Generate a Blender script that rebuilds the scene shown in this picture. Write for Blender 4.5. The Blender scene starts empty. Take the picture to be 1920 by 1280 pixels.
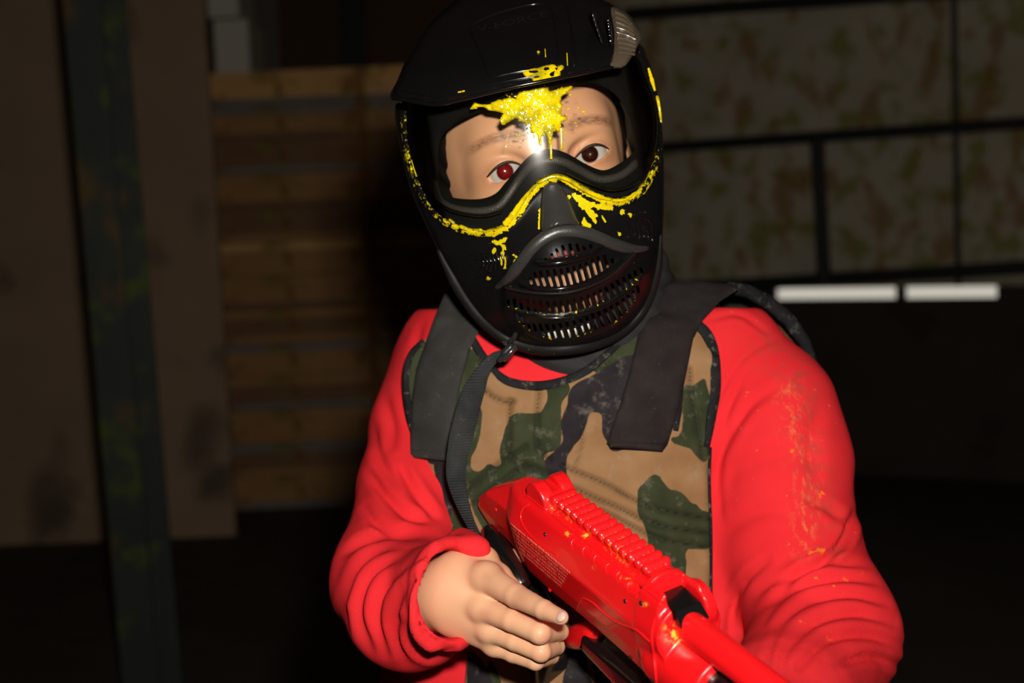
import bpy, math, random
import numpy as np
from mathutils import Vector, Matrix
from mathutils.geometry import delaunay_2d_cdt
random.seed(4); rng = np.random.default_rng(4)
sc = bpy.context.scene; COL = sc.collection
R_ = math.radians
# ------------------------------------------------------------------ camera, light, exposure
F = 2667.0                                  # focal length in pixels of the 1920 frame
CAM = np.array([0.0, 0.0, 1.20]); PITCH = R_(5.0); ROLL = R_(2.4)
rt = np.array([1.0, 0, 0]); up0 = np.array([0, math.sin(PITCH), math.cos(PITCH)]); fw = np.array([0, math.cos(PITCH), -math.sin(PITCH)])
XC = rt*math.cos(ROLL) - up0*math.sin(ROLL); ZC = rt*math.sin(ROLL) + up0*math.cos(ROLL)
RC = np.stack([XC, fw, ZC], axis=1)         # camera-frame (right, depth, up) to world
S = 0.85                                    # metres per modelling unit of the figure
cd = bpy.data.cameras.new('camera'); cam = bpy.data.objects.new('camera', cd); COL.objects.link(cam)
cd.sensor_width = 36.0; cd.lens = F/1920*36.0; cd.clip_start = 0.02
cam.matrix_world = Matrix([[XC[0], ZC[0], -fw[0], CAM[0]], [XC[1], ZC[1], -fw[1], CAM[1]], [XC[2], ZC[2], -fw[2], CAM[2]], [0, 0, 0, 1]])
cd.dof.use_dof = True; cd.dof.focus_distance = 0.925; cd.dof.aperture_fstop = 6.3
sc.camera = cam
wd = bpy.data.worlds.new('daylight_outside'); sc.world = wd; wd.use_nodes = True
wd.node_tree.nodes['Background'].inputs[0].default_value = (1.0, .93, .80, 1); wd.node_tree.nodes['Background'].inputs[1].default_value = 0.55
FLASH_W = 17.0
ld = bpy.data.lights.new('camera_flash', 'AREA'); ld.shape = 'RECTANGLE'; ld.size = .055; ld.size_y = .035; ld.energy = FLASH_W; ld.color = (1.0, .93, .83)
lo_ = bpy.data.objects.new('camera_flash', ld); COL.objects.link(lo_)
lo_.location = CAM + RC @ np.array([.050, -.01, .105])
_t = Vector(CAM + RC @ np.array([.05, 1.6, .02])); lo_.rotation_euler = (_t - lo_.location).to_track_quat('-Z', 'Y').to_euler()
sc.view_settings.view_transform = 'Standard'; sc.view_settings.look = 'None'; sc.view_settings.exposure = 0.0; sc.view_settings.gamma = 1.0
sc.view_settings.use_curve_mapping = False

# ------------------------------------------------------------------ basic helpers
def C(px, py, Y): return np.stack(np.broadcast_arrays((np.asarray(px, float)-960)/F*Y, np.asarray(Y, float)*1.0, -(np.asarray(py, float)-640)/F*Y), -1)
def pix(V): return 960+F*V[:, 0]/V[:, 1], 640-F*V[:, 2]/V[:, 1]
def toW(V): return (np.asarray(V)*S) @ RC.T + CAM
def W(px, py, D):                            # world point seen at a pixel in the plane y = D
    d = RC @ np.array([(px-960)/F, 1.0, -(py-640)/F]); return CAM + d*(D/d[1])
def norm(v): v = np.asarray(v, float); return v/np.linalg.norm(v)
def sm(e0, e1, x): t = np.clip((x-e0)/(e1-e0), 0, 1); return t*t*(3-2*t)
def tag(o, label=None, cat=None, group=None, kind=None):
    if label: o['label'] = label
    if cat: o['category'] = cat
    if group: o['group'] = group
    if kind: o['kind'] = kind
    return o
def empty(name, wloc, label, cat, group=None):
    o = bpy.data.objects.new(name, None); COL.objects.link(o); o.location = wloc; o.empty_display_size = .05
    return tag(o, label, cat, group)
def rootloc(p):
    v = Vector((0, 0, 0))
    while p is not None: v += p.location; p = p.parent
    return np.array(v)
def mkw(name, V, faces, mat, parent=None, smooth=True, sharp=40, attrs=None):   # world-space vertices
    V = np.asarray(V, float)
    me = bpy.data.meshes.new(name); o = bpy.data.objects.new(name, me); COL.objects.link(o)
    if parent is not None: off = rootloc(parent); o.parent = parent
    else: off = V.mean(0); off = np.array([off[0], off[1], V[:, 2].min()]); o.location = off
    me.from_pydata((V-off).tolist(), [], [tuple(int(i) for i in f) for f in faces]); me.update()
    for k, a in (attrs or {}).items():
        at = me.attributes.new(k, 'FLOAT', 'POINT'); at.data.foreach_set('value', np.asarray(a, np.float32))
    if smooth:
        me.polygons.foreach_set('use_smooth', [True]*len(me.polygons))
        if sharp: me.set_sharp_from_angle(angle=R_(sharp))
    if isinstance(mat, (list, tuple)):
        for m in mat: me.materials.append(m)
    else: me.materials.append(mat)
    return o
def mk(name, V, faces, mat, parent=None, **k): return mkw(name, toW(V), faces, mat, parent, **k)

# ------------------------------------------------------------------ materials
def newmat(name): m = bpy.data.materials.new(name); m.use_nodes = True; return m, m.node_tree.nodes, m.node_tree.links
def srgb(r, g, b): return tuple(((c/255+.055)/1.055)**2.4 if c > 10 else c/255/12.92 for c in (r, g, b))+(1,)
class N:
    def __init__(s, name, rough=.5, coat=0, spec=.5, sheen=0, metal=0):
        s.m, s.n, s.l = newmat(name); s.p = s.n['Principled BSDF']; i = s.p.inputs
        i['Roughness'].default_value = rough; i['Coat Weight'].default_value = coat; i['Specular IOR Level'].default_value = spec; i['Sheen Weight'].default_value = sheen; i['Metallic'].default_value = metal
        s.tc = s.n.new('ShaderNodeTexCoord'); s.h = None
    def noise(s, scale, detail=3, rough=.5, vec=None, dist=0):
        t = s.n.new('ShaderNodeTexNoise'); t.inputs['Scale'].default_value = scale; t.inputs['Detail'].default_value = detail; t.inputs['Roughness'].default_value = rough; t.inputs['Distortion'].default_value = dist
        s.l.new(vec or s.tc.outputs['Object'], t.inputs['Vector']); return t.outputs['Fac']
    def stretch(s, sx, sy, sz, rot=(0, 0, 0)):
        m = s.n.new('ShaderNodeMapping'); m.inputs['Scale'].default_value = (sx, sy, sz); m.inputs['Rotation'].default_value = rot; s.l.new(s.tc.outputs['Object'], m.inputs['Vector']); return m.outputs[0]
    def math(s, op, a, b=None, clamp=False):
        t = s.n.new('ShaderNodeMath'); t.operation = op; t.use_clamp = clamp
        for i, v in enumerate((a, b)):
            if v is None: continue
            if isinstance(v, (int, float)): t.inputs[i].default_value = v
            else: s.l.new(v, t.inputs[i])
        return t.outputs[0]
    def ramp(s, x, a, b):                    # 0..1 between a and b
        t = s.n.new('ShaderNodeMapRange'); t.inputs['From Min'].default_value = a; t.inputs['From Max'].default_value = b; s.l.new(x, t.inputs['Value']); return t.outputs[0]
    def attr(s, k): t = s.n.new('ShaderNodeAttribute'); t.attribute_name = k; return t.outputs['Fac']
    def mix(s, f, a, b):
        t = s.n.new('ShaderNodeMix'); t.data_type = 'RGBA'
        for sock, v in ((t.inputs[0], f), (t.inputs[6], a), (t.inputs[7], b)):
            if isinstance(v, (int, float)): sock.default_value = v
            elif isinstance(v, tuple): sock.default_value = v
            else: s.l.new(v, sock)
        return t.outputs[2]
    def col(s, c):
        if isinstance(c, tuple): s.p.inputs['Base Color'].default_value = c
        else: s.l.new(c, s.p.inputs['Base Color'])
        return s
    def rough(s, r): s.l.new(r, s.p.inputs['Roughness']); return s
    def bump(s, h, strength=.3, dist=.001):
        b = s.n.new('ShaderNodeBump'); b.inputs['Strength'].default_value = strength; b.inputs['Distance'].default_value = dist
        s.l.new(h, b.inputs['Height'])
        if s.h: s.l.new(s.h, b.inputs['Normal'])
        s.h = b.outputs[0]; s.l.new(s.h, s.p.inputs['Normal']); return s
YEL = srgb(214, 188, 4); YEL2 = srgb(180, 175, 30)
# black moulded plastic of the mask, with yellow paint where the 'paint' attribute says so
def plastic(name, base, rough, coat=.0, painted=False, bump=.15, spec=.5):
    a = N(name, rough, coat, spec); c = a.mix(a.noise(60, 4), base, tuple(x*1.7 for x in base[:3])+(1,))
    if painted:
        nz = a.noise(300, 5, .65); fine = a.noise(700, 3)
        k = a.math('ADD', a.attr('paint'), a.math('MULTIPLY', a.math('SUBTRACT', nz, .5), 2.3)); f = a.ramp(k, .47, .53)
        c = a.mix(f, c, a.mix(a.ramp(fine, .30, .55), YEL2, YEL)); a.rough(a.mix(f, (rough,)*3+(1,), (.12, .12, .12, 1)))
        a.bump(a.math('MULTIPLY', f, nz), .6, .0012)
    a.bump(a.noise(900, 2), bump, .0004); return a.col(c).m
M_shell = plastic('mask_black_plastic', (.0035, .0035, .0034, 1), .36, .0, True, .15, .15)
M_matte = plastic('mask_satin_plastic', (.0055, .0052, .005, 1), .5, .0, True, .3, .13)
M_visor = plastic('visor_gloss_black', (.003, .003, .003, 1), .16, .5, False, .04)
M_rib = plastic('vent_smoked_plastic', (.050, .038, .026, 1), .2, .5, False, .05)
M_nose = plastic('nose_satin_plastic', (.020, .0195, .019, 1), .34, .0, False, .3)
M_foam = plastic('foam_black', (.0022, .0022, .002, 1), .8, .0, False, .8, .12)
M_rubber = plastic('nose_foam_skin', (.016, .0155, .0145, 1), .5, .0, False, .9)
M_paint = N('wet_yellow_paint', .08, .8)
M_paint.col(M_paint.mix(M_paint.ramp(M_paint.noise(90, 4, .6), .46, .66), YEL, srgb(150, 138, 18))).bump(M_paint.noise(200, 2), .45, .0012); M_paint = M_paint.m
M_clear = N('clear_paint_shell', .04, .6)
M_clear.col(srgb(226, 206, 90)); M_clear.p.inputs['Transmission Weight'].default_value = .75; M_clear.p.inputs['IOR'].default_value = 1.3; M_clear = M_clear.m
def lensmat():
    m, n, l = newmat('clear_polycarbonate'); n.remove(n['Principled BSDF'])
    tr = n.new('ShaderNodeBsdfTransparent'); tr.inputs[0].default_value = (.97, .96, .93, 1)
    gl = n.new('ShaderNodeBsdfGlossy'); gl.inputs['Roughness'].default_value = .12
    fr = n.new('ShaderNodeFresnel'); fr.inputs['IOR'].default_value = 1.45
    mx = n.new('ShaderNodeMixShader'); l.new(fr.outputs[0], mx.inputs[0]); l.new(tr.outputs[0], mx.inputs[1]); l.new(gl.outputs[0], mx.inputs[2]); l.new(mx.outputs[0], n['Material Output'].inputs[0])
    return m
M_lens = lensmat()
def skinmat():
    a = N('skin', .46, 0, .4); c = a.mix(a.ramp(a.noise(28, 4), .35, .65), (.60, .335, .195, 1), (.64, .335, .20, 1))
    c = a.mix(a.math('MULTIPLY', a.attr('warm'), .70), c, (.42, .16, .095, 1))
    bn = a.noise(1.0, 3, .6, a.stretch(250, 250, 900)); c = a.mix(a.math('MULTIPLY', a.attr('brow'), a.ramp(bn, .15, .75)), c, (.10, .045, .026, 1))
    c = a.mix(a.attr('lip'), c, (.44, .10, .085, 1))
    a.bump(a.noise(650, 2), .12, .0006); a.p.inputs['Subsurface Weight'].default_value = .0; return a.col(c).m
M_skin = skinmat()
def fleece():
    a = N('red_fleece', .9, 0, .10, .0); c = a.mix(a.ramp(a.noise(18, 3), .3, .7), (.62, .018, .024, 1), (.68, .024, .031, 1))
    st = a.noise(1.0, 5, .7, a.stretch(240, 240, 70)); k = a.math('MULTIPLY', a.attr('dust'), a.ramp(st, .50, .68)); c = a.mix(a.math('MULTIPLY', k, .85), c, srgb(205, 112, 66))
    sp = a.math('MULTIPLY', a.attr('dustwide'), a.ramp(a.noise(120, 2), .70, .74)); c = a.mix(sp, c, srgb(235, 110, 20))
    c = a.mix(a.math('MULTIPLY', a.attr('dirt'), a.ramp(a.noise(90, 5), .42, .62)), c, srgb(150, 60, 50))
    a.bump(a.noise(1100, 2), .35, .0008); return a.col(c).m
M_red = fleece()
def camo():
    a = N('woodland_camouflage_cloth', .8, 0, .2, .05)
    w = a.math('MULTIPLY', a.math('SUBTRACT', a.noise(160, 3), .5), 4.0)
    g = a.ramp(a.math('ADD', a.attr('sd_green'), w), .9, -.9); b = a.ramp(a.math('ADD', a.attr('sd_black'), w), .9, -.9)
    tan = a.mix(a.ramp(a.noise(40, 4), .3, .7), (.205, .104, .042, 1), (.262, .148, .070, 1))
    grn = a.mix(a.ramp(a.noise(55, 4), .35, .7), (.017, .024, .008, 1), (.033, .039, .016, 1))
    blk = a.mix(a.ramp(a.noise(60, 4), .3, .7), (.008, .006, .007, 1), (.019, .0145, .018, 1))
    c = a.mix(b, a.mix(g, tan, grn), blk); c = a.mix(a.math('MULTIPLY', a.attr('stitch'), .85), c, (.008, .007, .005, 1))
    dust = a.math('MULTIPLY', a.ramp(a.noise(75, 6, .7), .56, .80), .42); c = a.mix(dust, c, (.30, .27, .22, 1))
    a.bump(a.noise(1.0, 1, .5, a.stretch(1500, 300, 1500)), .25, .0006); return a.col(c).m
M_camo = camo()
def cloth(name, c1, c2, dust=.4, weave=False, lo=.62, rough=.85):
    a = N(name, rough, 0, .10, .0); c = a.mix(a.ramp(a.noise(50, 4), .3, .7), c1, c2)
    c = a.mix(a.math('MULTIPLY', a.ramp(a.noise(130, 6, .75), lo, .8), dust), c, (.30, .28, .23, 1))
    a.bump(a.noise(1300, 2), .4, .0008)
    if weave:
        wv = a.n.new('ShaderNodeTexWave'); wv.wave_type = 'BANDS'; wv.bands_direction = 'Z'; wv.inputs['Scale'].default_value = 160; a.l.new(a.tc.outputs['Object'], wv.inputs['Vector']); a.bump(wv.outputs['Fac'], .8, .0010)
    return a.col(c).m
M_strapL = cloth('grey_hook_strap_cloth', (.025, .0245, .0235, 1), (.037, .036, .0345, 1))
M_strapR = cloth('brown_black_strap_cloth', (.014, .0105, .0105, 1), (.023, .0185, .0185, 1))
M_web = cloth('black_webbing', (.020, .0215, .022, 1), (.038, .040, .041, 1), .35, True)
M_bind = cloth('black_binding_tape', (.008, .008, .009, 1), (.016, .016, .018, 1), .7, False, .55)
M_neck = cloth('charcoal_neck_cloth', (.024, .0235, .024, 1), (.034, .0335, .034, 1), .1)
M_hair = cloth('dark_brown_hair', (.006, .004, .003, 1), (.012, .008, .006, 1), 0)
M_trouser = cloth('dark_denim', (.02, .025, .04, 1), (.03, .035, .05, 1), 0)
def gunred():
    a = N('glossy_red_plastic', .30, .25); c = a.mix(a.ramp(a.noise(25, 3), .3, .7), (.80, .0075, .010, 1), (.74, .006, .009, 1))
    f = a.math('MULTIPLY', a.attr('paint'), a.ramp(a.noise(320, 4), .48, .60)); c = a.mix(f, c, srgb(250, 190, 60))
    a.bump(a.noise(140, 3), .05, .001); return a.col(c).m
M_gun = gunred()
M_gblk = N('gun_black_plastic', .22, .5).col((.004, .004, .004, 1)).m
M_ink = N('pale_warning_ink', .5).col((.88, .42, .26, 1)).m
M_screw = N('dark_screw_steel', .2, 0, .5, 0, .9).col((.12, .08, .07, 1)).m
M_buckle = N('buckle_plastic', .15, .6).col((.02, .02, .02, 1)).m
M_white = N('white_chin_pad', .7).col((.75, .73, .66, 1)).m
def eyemat(iris):
    a = N('eye_'+('red' if iris[0] > .1 else 'brown'), .14, .8); a.p.inputs['Coat Roughness'].default_value = .12; r = a.attr('rr')
    c = a.mix(a.ramp(r, .92, 1.05), a.mix(a.ramp(r, .15, .9), iris, (iris[0]*.55, iris[1]*.5, iris[2]*.5, 1)), (.50, .49, .49, 1)); return a.col(c).m

# ------------------------------------------------------------------ curves and polygons in the picture plane
def crom(P, closed=True, step=6.0):
    P = np.asarray(P, float); n = len(P); out = []
    rngi = range(n) if closed else range(n-1)
    for i in rngi:
        if closed: a, b, c, d = P[(i-1) % n], P[i], P[(i+1) % n], P[(i+2) % n]
        else: b, c = P[i], P[i+1]; a = P[i-1] if i > 0 else 2*b-c; d = P[i+2] if i+2 < n else 2*c-b
        k = max(1, int(np.linalg.norm((c-b)[:2])/step))
        for t in np.arange(k)/k: out.append(.5*((2*b)+(c-a)*t+(2*a-5*b+4*c-d)*t*t+(-a+3*b-3*c+d)*t**3))
    if not closed: out.append(P[-1])
    return np.array(out)
def dseg(P, poly, closed=False):
    """distance of points to a polyline, and fraction along it"""
    A = np.asarray(poly, float)[:, :2]; B = np.roll(A, -1, 0) if closed else A[1:]
    if not closed: A = A[:-1]
    best = np.full(len(P), 1e9); fr = np.zeros(len(P)); m = len(A)
    for i in range(m):
        ab = B[i]-A[i]; L = ab@ab+1e-12; t = np.clip(((P-A[i])@ab)/L, 0, 1); d = np.hypot(*(P-A[i]-t[:, None]*ab).T)
        k = d < best; best[k] = d[k]; fr[k] = (i+t[k])/m
    return best, fr
def inside(P, poly):
    poly = np.asarray(poly); x, y = P[:, 0], P[:, 1]; c = np.zeros(len(P), bool); n = len(poly)
    for i in range(n):
        x1, y1 = poly[i][:2]; x2, y2 = poly[(i+1) % n][:2]
        if y1 == y2: continue
        k = ((y1 > y) != (y2 > y)) & (x < (x2-x1)*(y-y1)/(y2-y1)+x1); c ^= k
    return c
def sdp(P, poly): d, _ = dseg(P, poly, True); return np.where(inside(P, poly), -d, d)
def patch(name, poly, dep, mat, parent, holes=(), step=9, thick=.003, rnd=(0, 1), attrs=None, smooth_poly=True, sharp=50, back=None, bstep=None):
    poly = crom(poly, True, bstep or step*.7) if smooth_poly else np.asarray(poly, float)
    lo, hi = poly.min(0), poly.max(0)
    gx, gy = np.meshgrid(np.arange(lo[0], hi[0], step), np.arange(lo[1], hi[1], step*.87))
    gx = gx + (np.arange(gx.shape[0]) % 2)[:, None]*step/2; G = np.stack([gx.ravel(), gy.ravel()], 1)
    G = G[(sdp(G, poly) < -step*.45)]
    for h in holes:
        hh = np.asarray(h); hl, hx = hh.min(0)-step, hh.max(0)+step
        near = (G > hl).all(1) & (G < hx).all(1)
        if near.any():
            k = np.ones(len(G), bool); k[np.where(near)[0][sdp(G[near], hh) < step*.3]] = False; G = G[k]
    pts = [poly]+[np.asarray(h, float) for h in holes]; edges = []; o = 0
    for p in pts:
        n = len(p); edges += [(o+i, o+(i+1) % n) for i in range(n)]; o += n
    allp = np.concatenate(pts+[G]); r = delaunay_2d_cdt([Vector(p) for p in allp], edges, [], 0, 1e-5)
    V2 = np.array([list(v) for v in r[0]]); T = np.array([f for f in r[2] if len(f) == 3])
    cen = V2[T].mean(1); keep = inside(cen, poly)
    for h in holes:
        hh = np.asarray(h); nb = (cen > hh.min(0)).all(1) & (cen < hh.max(0)).all(1); idx = np.where(nb & keep)[0]
        if len(idx): keep[idx[inside(cen[idx], hh)]] = False
    T = T[keep]; used = np.unique(T); mp = -np.ones(len(V2), int); mp[used] = np.arange(len(used)); V2 = V2[used]; T = mp[T]
    a = V2[T[:, 1]]-V2[T[:, 0]]; b = V2[T[:, 2]]-V2[T[:, 0]]; fl = (a[:, 0]*b[:, 1]-a[:, 1]*b[:, 0]) > 0; T[fl] = T[fl][:, ::-1]
    Y = dep(V2[:, 0], V2[:, 1])
    if rnd[0]:
        d = -sdp(V2, poly); Y = Y+rnd[0]*(1-np.sqrt(np.clip(1-(1-np.clip(d/rnd[1], 0, 1))**2, 0, 1)))
    n = len(V2); Vf = C(V2[:, 0], V2[:, 1], Y); th = thick if np.isscalar(thick) else thick(V2[:, 0], V2[:, 1])
    Vb = Vf.copy(); 
    if back is None: Vb = C(V2[:, 0], V2[:, 1], Y+th)
    else: Vb = Vf+np.array(back)
    cnt = {}
    for t in T:
        for e in ((t[0], t[1]), (t[1], t[2]), (t[2], t[0])):
            if (e[1], e[0]) in cnt: del cnt[(e[1], e[0])]
            else: cnt[e] = 1
    faces = [tuple(t[::-1]) for t in T][:0]+[tuple(t) for t in T]+[tuple(t[::-1]+n) for t in T]+[(e[1], e[0], e[0]+n, e[1]+n) for e in cnt]
    A = {}
    for k, fn in (attrs or {}).items(): v = fn(V2); A[k] = np.concatenate([v, v])
    return mk(name, np.concatenate([Vf, Vb]), faces, mat, parent, sharp=sharp, attrs=A)
def tubeV(P, rad, nseg=10, cap=True, flat=1.0, updir=None):
    P = np.asarray(P, float); n = len(P); rad = np.broadcast_to(rad, (n,)); T = np.gradient(P, axis=0); T /= np.linalg.norm(T, axis=1)[:, None]+1e-12
    ref = np.array(updir if updir is not None else [0.0, 1.0, 0.0]); V = []
    for i in range(n):
        b = np.cross(T[i], ref); b = norm(b) if np.linalg.norm(b) > 1e-6 else np.array([1.0, 0, 0]); c = np.cross(b, T[i])
        for k in range(nseg): a = 2*math.pi*k/nseg; V.append(P[i]+rad[i]*(math.cos(a)*b+flat*math.sin(a)*c))
    Fc = [(i*nseg+k, i*nseg+(k+1) % nseg, (i+1)*nseg+(k+1) % nseg, (i+1)*nseg+k) for i in range(n-1) for k in range(nseg)]
    if cap:
        V += [P[0]-T[0]*rad[0]*.5, P[-1]+T[-1]*rad[-1]*.5]; m = n*nseg
        Fc += [((k+1) % nseg, k, m) for k in range(nseg)]+[((n-1)*nseg+k, (n-1)*nseg+(k+1) % nseg, m+1) for k in range(nseg)]
    return np.array(V), Fc
def tube(name, P, rad, mat, parent, **k): V, Fc = tubeV(P, rad, **k); return mk(name, V, Fc, mat, parent, sharp=60)
def tubes(name, L, mat, parent, attrs=None, **k):
    Vs, Fs, o = [], [], 0
    for P, r in L:
        V, Fc = tubeV(P, r, **k); Vs.append(V); Fs += [tuple(i+o for i in f) for f in Fc]; o += len(V)
    V = np.concatenate(Vs); return mk(name, V, Fs, mat, parent, sharp=60, attrs={q: fn(V) for q, fn in (attrs or {}).items()})
def dline(P, dep, off=0, step=6, closed=False):  # a pixel polyline laid on a depth surface
    q = crom(P, closed, step); return C(q[:, 0], q[:, 1], dep(q[:, 0], q[:, 1])+off)

def sphere(c, r, axes=None, nu=40, nv=28):
    V = [];
    for i in range(nv+1):
        t = math.pi*i/nv
        for j in range(nu): p = 2*math.pi*j/nu; V.append([math.sin(t)*math.cos(p), -math.cos(t), math.sin(t)*math.sin(p)])
    V = np.array(V)*r; V = V@(axes.T if axes is not None else np.eye(3))
    return V+np.asarray(c), [(i*nu+j, (i+1)*nu+j, (i+1)*nu+(j+1) % nu, i*nu+(j+1) % nu) for i in range(nv) for j in range(nu)]

# ------------------------------------------------------------------ signed-distance modelling (naive surface nets)
def smin(a, b, k): h = np.clip(.5+.5*(b-a)/k, 0, 1); return b+(a-b)*h-k*h*(1-h)
def smax(a, b, k): return -smin(-a, -b, k)
def cone(P, a, b, ra, rb):
    a = np.asarray(a); b = np.asarray(b); ba = b-a; h = np.clip(((P-a)@ba)/(ba@ba+1e-12), 0, 1)
    return np.sqrt((((P-a)-h[:, None]*ba)**2).sum(1))-(ra+(rb-ra)*h)
def ell(P, c, r, M=None):
    q = P-np.asarray(c); q = q@M if M is not None else q; r = np.asarray(r); k0 = np.sqrt(((q/r)**2).sum(1)); k1 = np.sqrt(((q/(r*r))**2).sum(1))+1e-9; return k0*(k0-1)/k1
def chain(P, pts, k=.006):
    d = None
    for (a, ra), (b, rb) in zip(pts[:-1], pts[1:]): e = cone(P, a, b, ra, rb); d = e if d is None else smin(d, e, k)
    return d
def nets(fn, lo, hi, h):
    lo = np.asarray(lo, float); hi = np.asarray(hi, float); B = 5; nb = np.maximum(1, np.ceil((hi-lo)/(h*B)).astype(int)); n = nb*B
    cg = [lo[i]+(np.arange(nb[i])+.5)*B*h for i in range(3)]; CX = np.stack(np.meshgrid(*cg, indexing='ij'), -1).reshape(-1, 3)
    fc = fn(CX).reshape(nb); act = np.abs(fc) < B*h*1.45
    f = np.repeat(np.repeat(np.repeat(fc, B, 0), B, 1), B, 2).astype(np.float32)
    ai = np.argwhere(act); off = np.stack(np.meshgrid(*[np.arange(B)]*3, indexing='ij'), -1).reshape(-1, 3)
    for s in range(0, len(ai), 4000):
        idx = (ai[s:s+4000, None, :]*B+off[None]).reshape(-1, 3); f[idx[:, 0], idx[:, 1], idx[:, 2]] = fn(lo+(idx+.5)*h)
    f[0] = np.maximum(f[0], 1e-4); f[-1] = np.maximum(f[-1], 1e-4); f[:, 0] = np.maximum(f[:, 0], 1e-4); f[:, -1] = np.maximum(f[:, -1], 1e-4); f[:, :, 0] = np.maximum(f[:, :, 0], 1e-4); f[:, :, -1] = np.maximum(f[:, :, -1], 1e-4)
    sg = f < 0; c8 = sum(sg[i:n[0]-1+i, j:n[1]-1+j, k:n[2]-1+k].astype(np.int8) for i in (0, 1) for j in (0, 1) for k in (0, 1))
    cells = np.argwhere((c8 > 0) & (c8 < 8)); idm = -np.ones(np.array(c8.shape), np.int64); idm[tuple(cells.T)] = np.arange(len(cells))
    acc = np.zeros((len(cells), 3)); cnt = np.zeros(len(cells)); cor = [(i, j, k) for i in (0, 1) for j in (0, 1) for k in (0, 1)]
    val = {c: f[cells[:, 0]+c[0], cells[:, 1]+c[1], cells[:, 2]+c[2]].astype(float) for c in cor}
    for c in cor:
        for ax in range(3):
            if c[ax]: continue
            d = list(c); d[ax] = 1; d = tuple(d); a, b = val[c], val[d]; m = (a < 0) != (b < 0); t = a[m]/(a[m]-b[m])
            p = np.tile(np.array(c, float), (m.sum(), 1)); p[:, ax] += t; acc[m] += p; cnt[m] += 1
    V = lo+(cells+acc/cnt[:, None]+.5)*h; Q = []
    for ax in range(3):
        o1, o2 = (ax+1) % 3, (ax+2) % 3; sl0 = [slice(None)]*3; sl1 = [slice(None)]*3; sl0[ax] = slice(0, -1); sl1[ax] = slice(1, None)
        e = np.argwhere(sg[tuple(sl0)] != sg[tuple(sl1)]); e = e[(e[:, o1] > 0) & (e[:, o2] > 0) & (e[:, o1] < n[o1]-1) & (e[:, o2] < n[o2]-1)]
        s0 = sg[tuple(e.T)]; q = []
        for d1, d2 in ((-1, -1), (0, -1), (0, 0), (-1, 0)): g = e.copy(); g[:, o1] += d1; g[:, o2] += d2; q.append(idm[tuple(g.T)])
        q = np.stack(q, 1); q[~s0] = q[~s0][:, ::-1]; Q.append(q)
    return V, np.concatenate(Q)
def vnorm(V, Q):
    a = V[Q[:, 2]]-V[Q[:, 0]]; b = V[Q[:, 3]]-V[Q[:, 1]]; nn = np.cross(a, b); N_ = np.zeros_like(V)
    for i in range(4): np.add.at(N_, Q[:, i], nn)
    return N_/(np.linalg.norm(N_, axis=1)[:, None]+1e-12)
def relax(V, Q, it=1, k=.5):
    for _ in range(it):
        A = np.zeros_like(V); c = np.zeros(len(V))
        for i in range(4): np.add.at(A, Q[:, i], V[Q[:, (i+1) % 4]]+V[Q[:, (i-1) % 4]]); np.add.at(c, Q[:, i], 2)
        V = V+k*(A/c[:, None]-V)
    return V
def hit(fn, px, py, y0=.9, it=40, miss=1.32):       # depth at which the ray of a pixel meets a distance field
    px = np.asarray(px, float); py = np.asarray(py, float); d = np.stack([(px-960)/F, np.ones_like(px), -(py-640)/F], 1); Y = np.full(len(px), y0)
    for _ in range(it): Y = np.minimum(Y+fn(d*Y[:, None])*.9, miss)
    return Y

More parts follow.
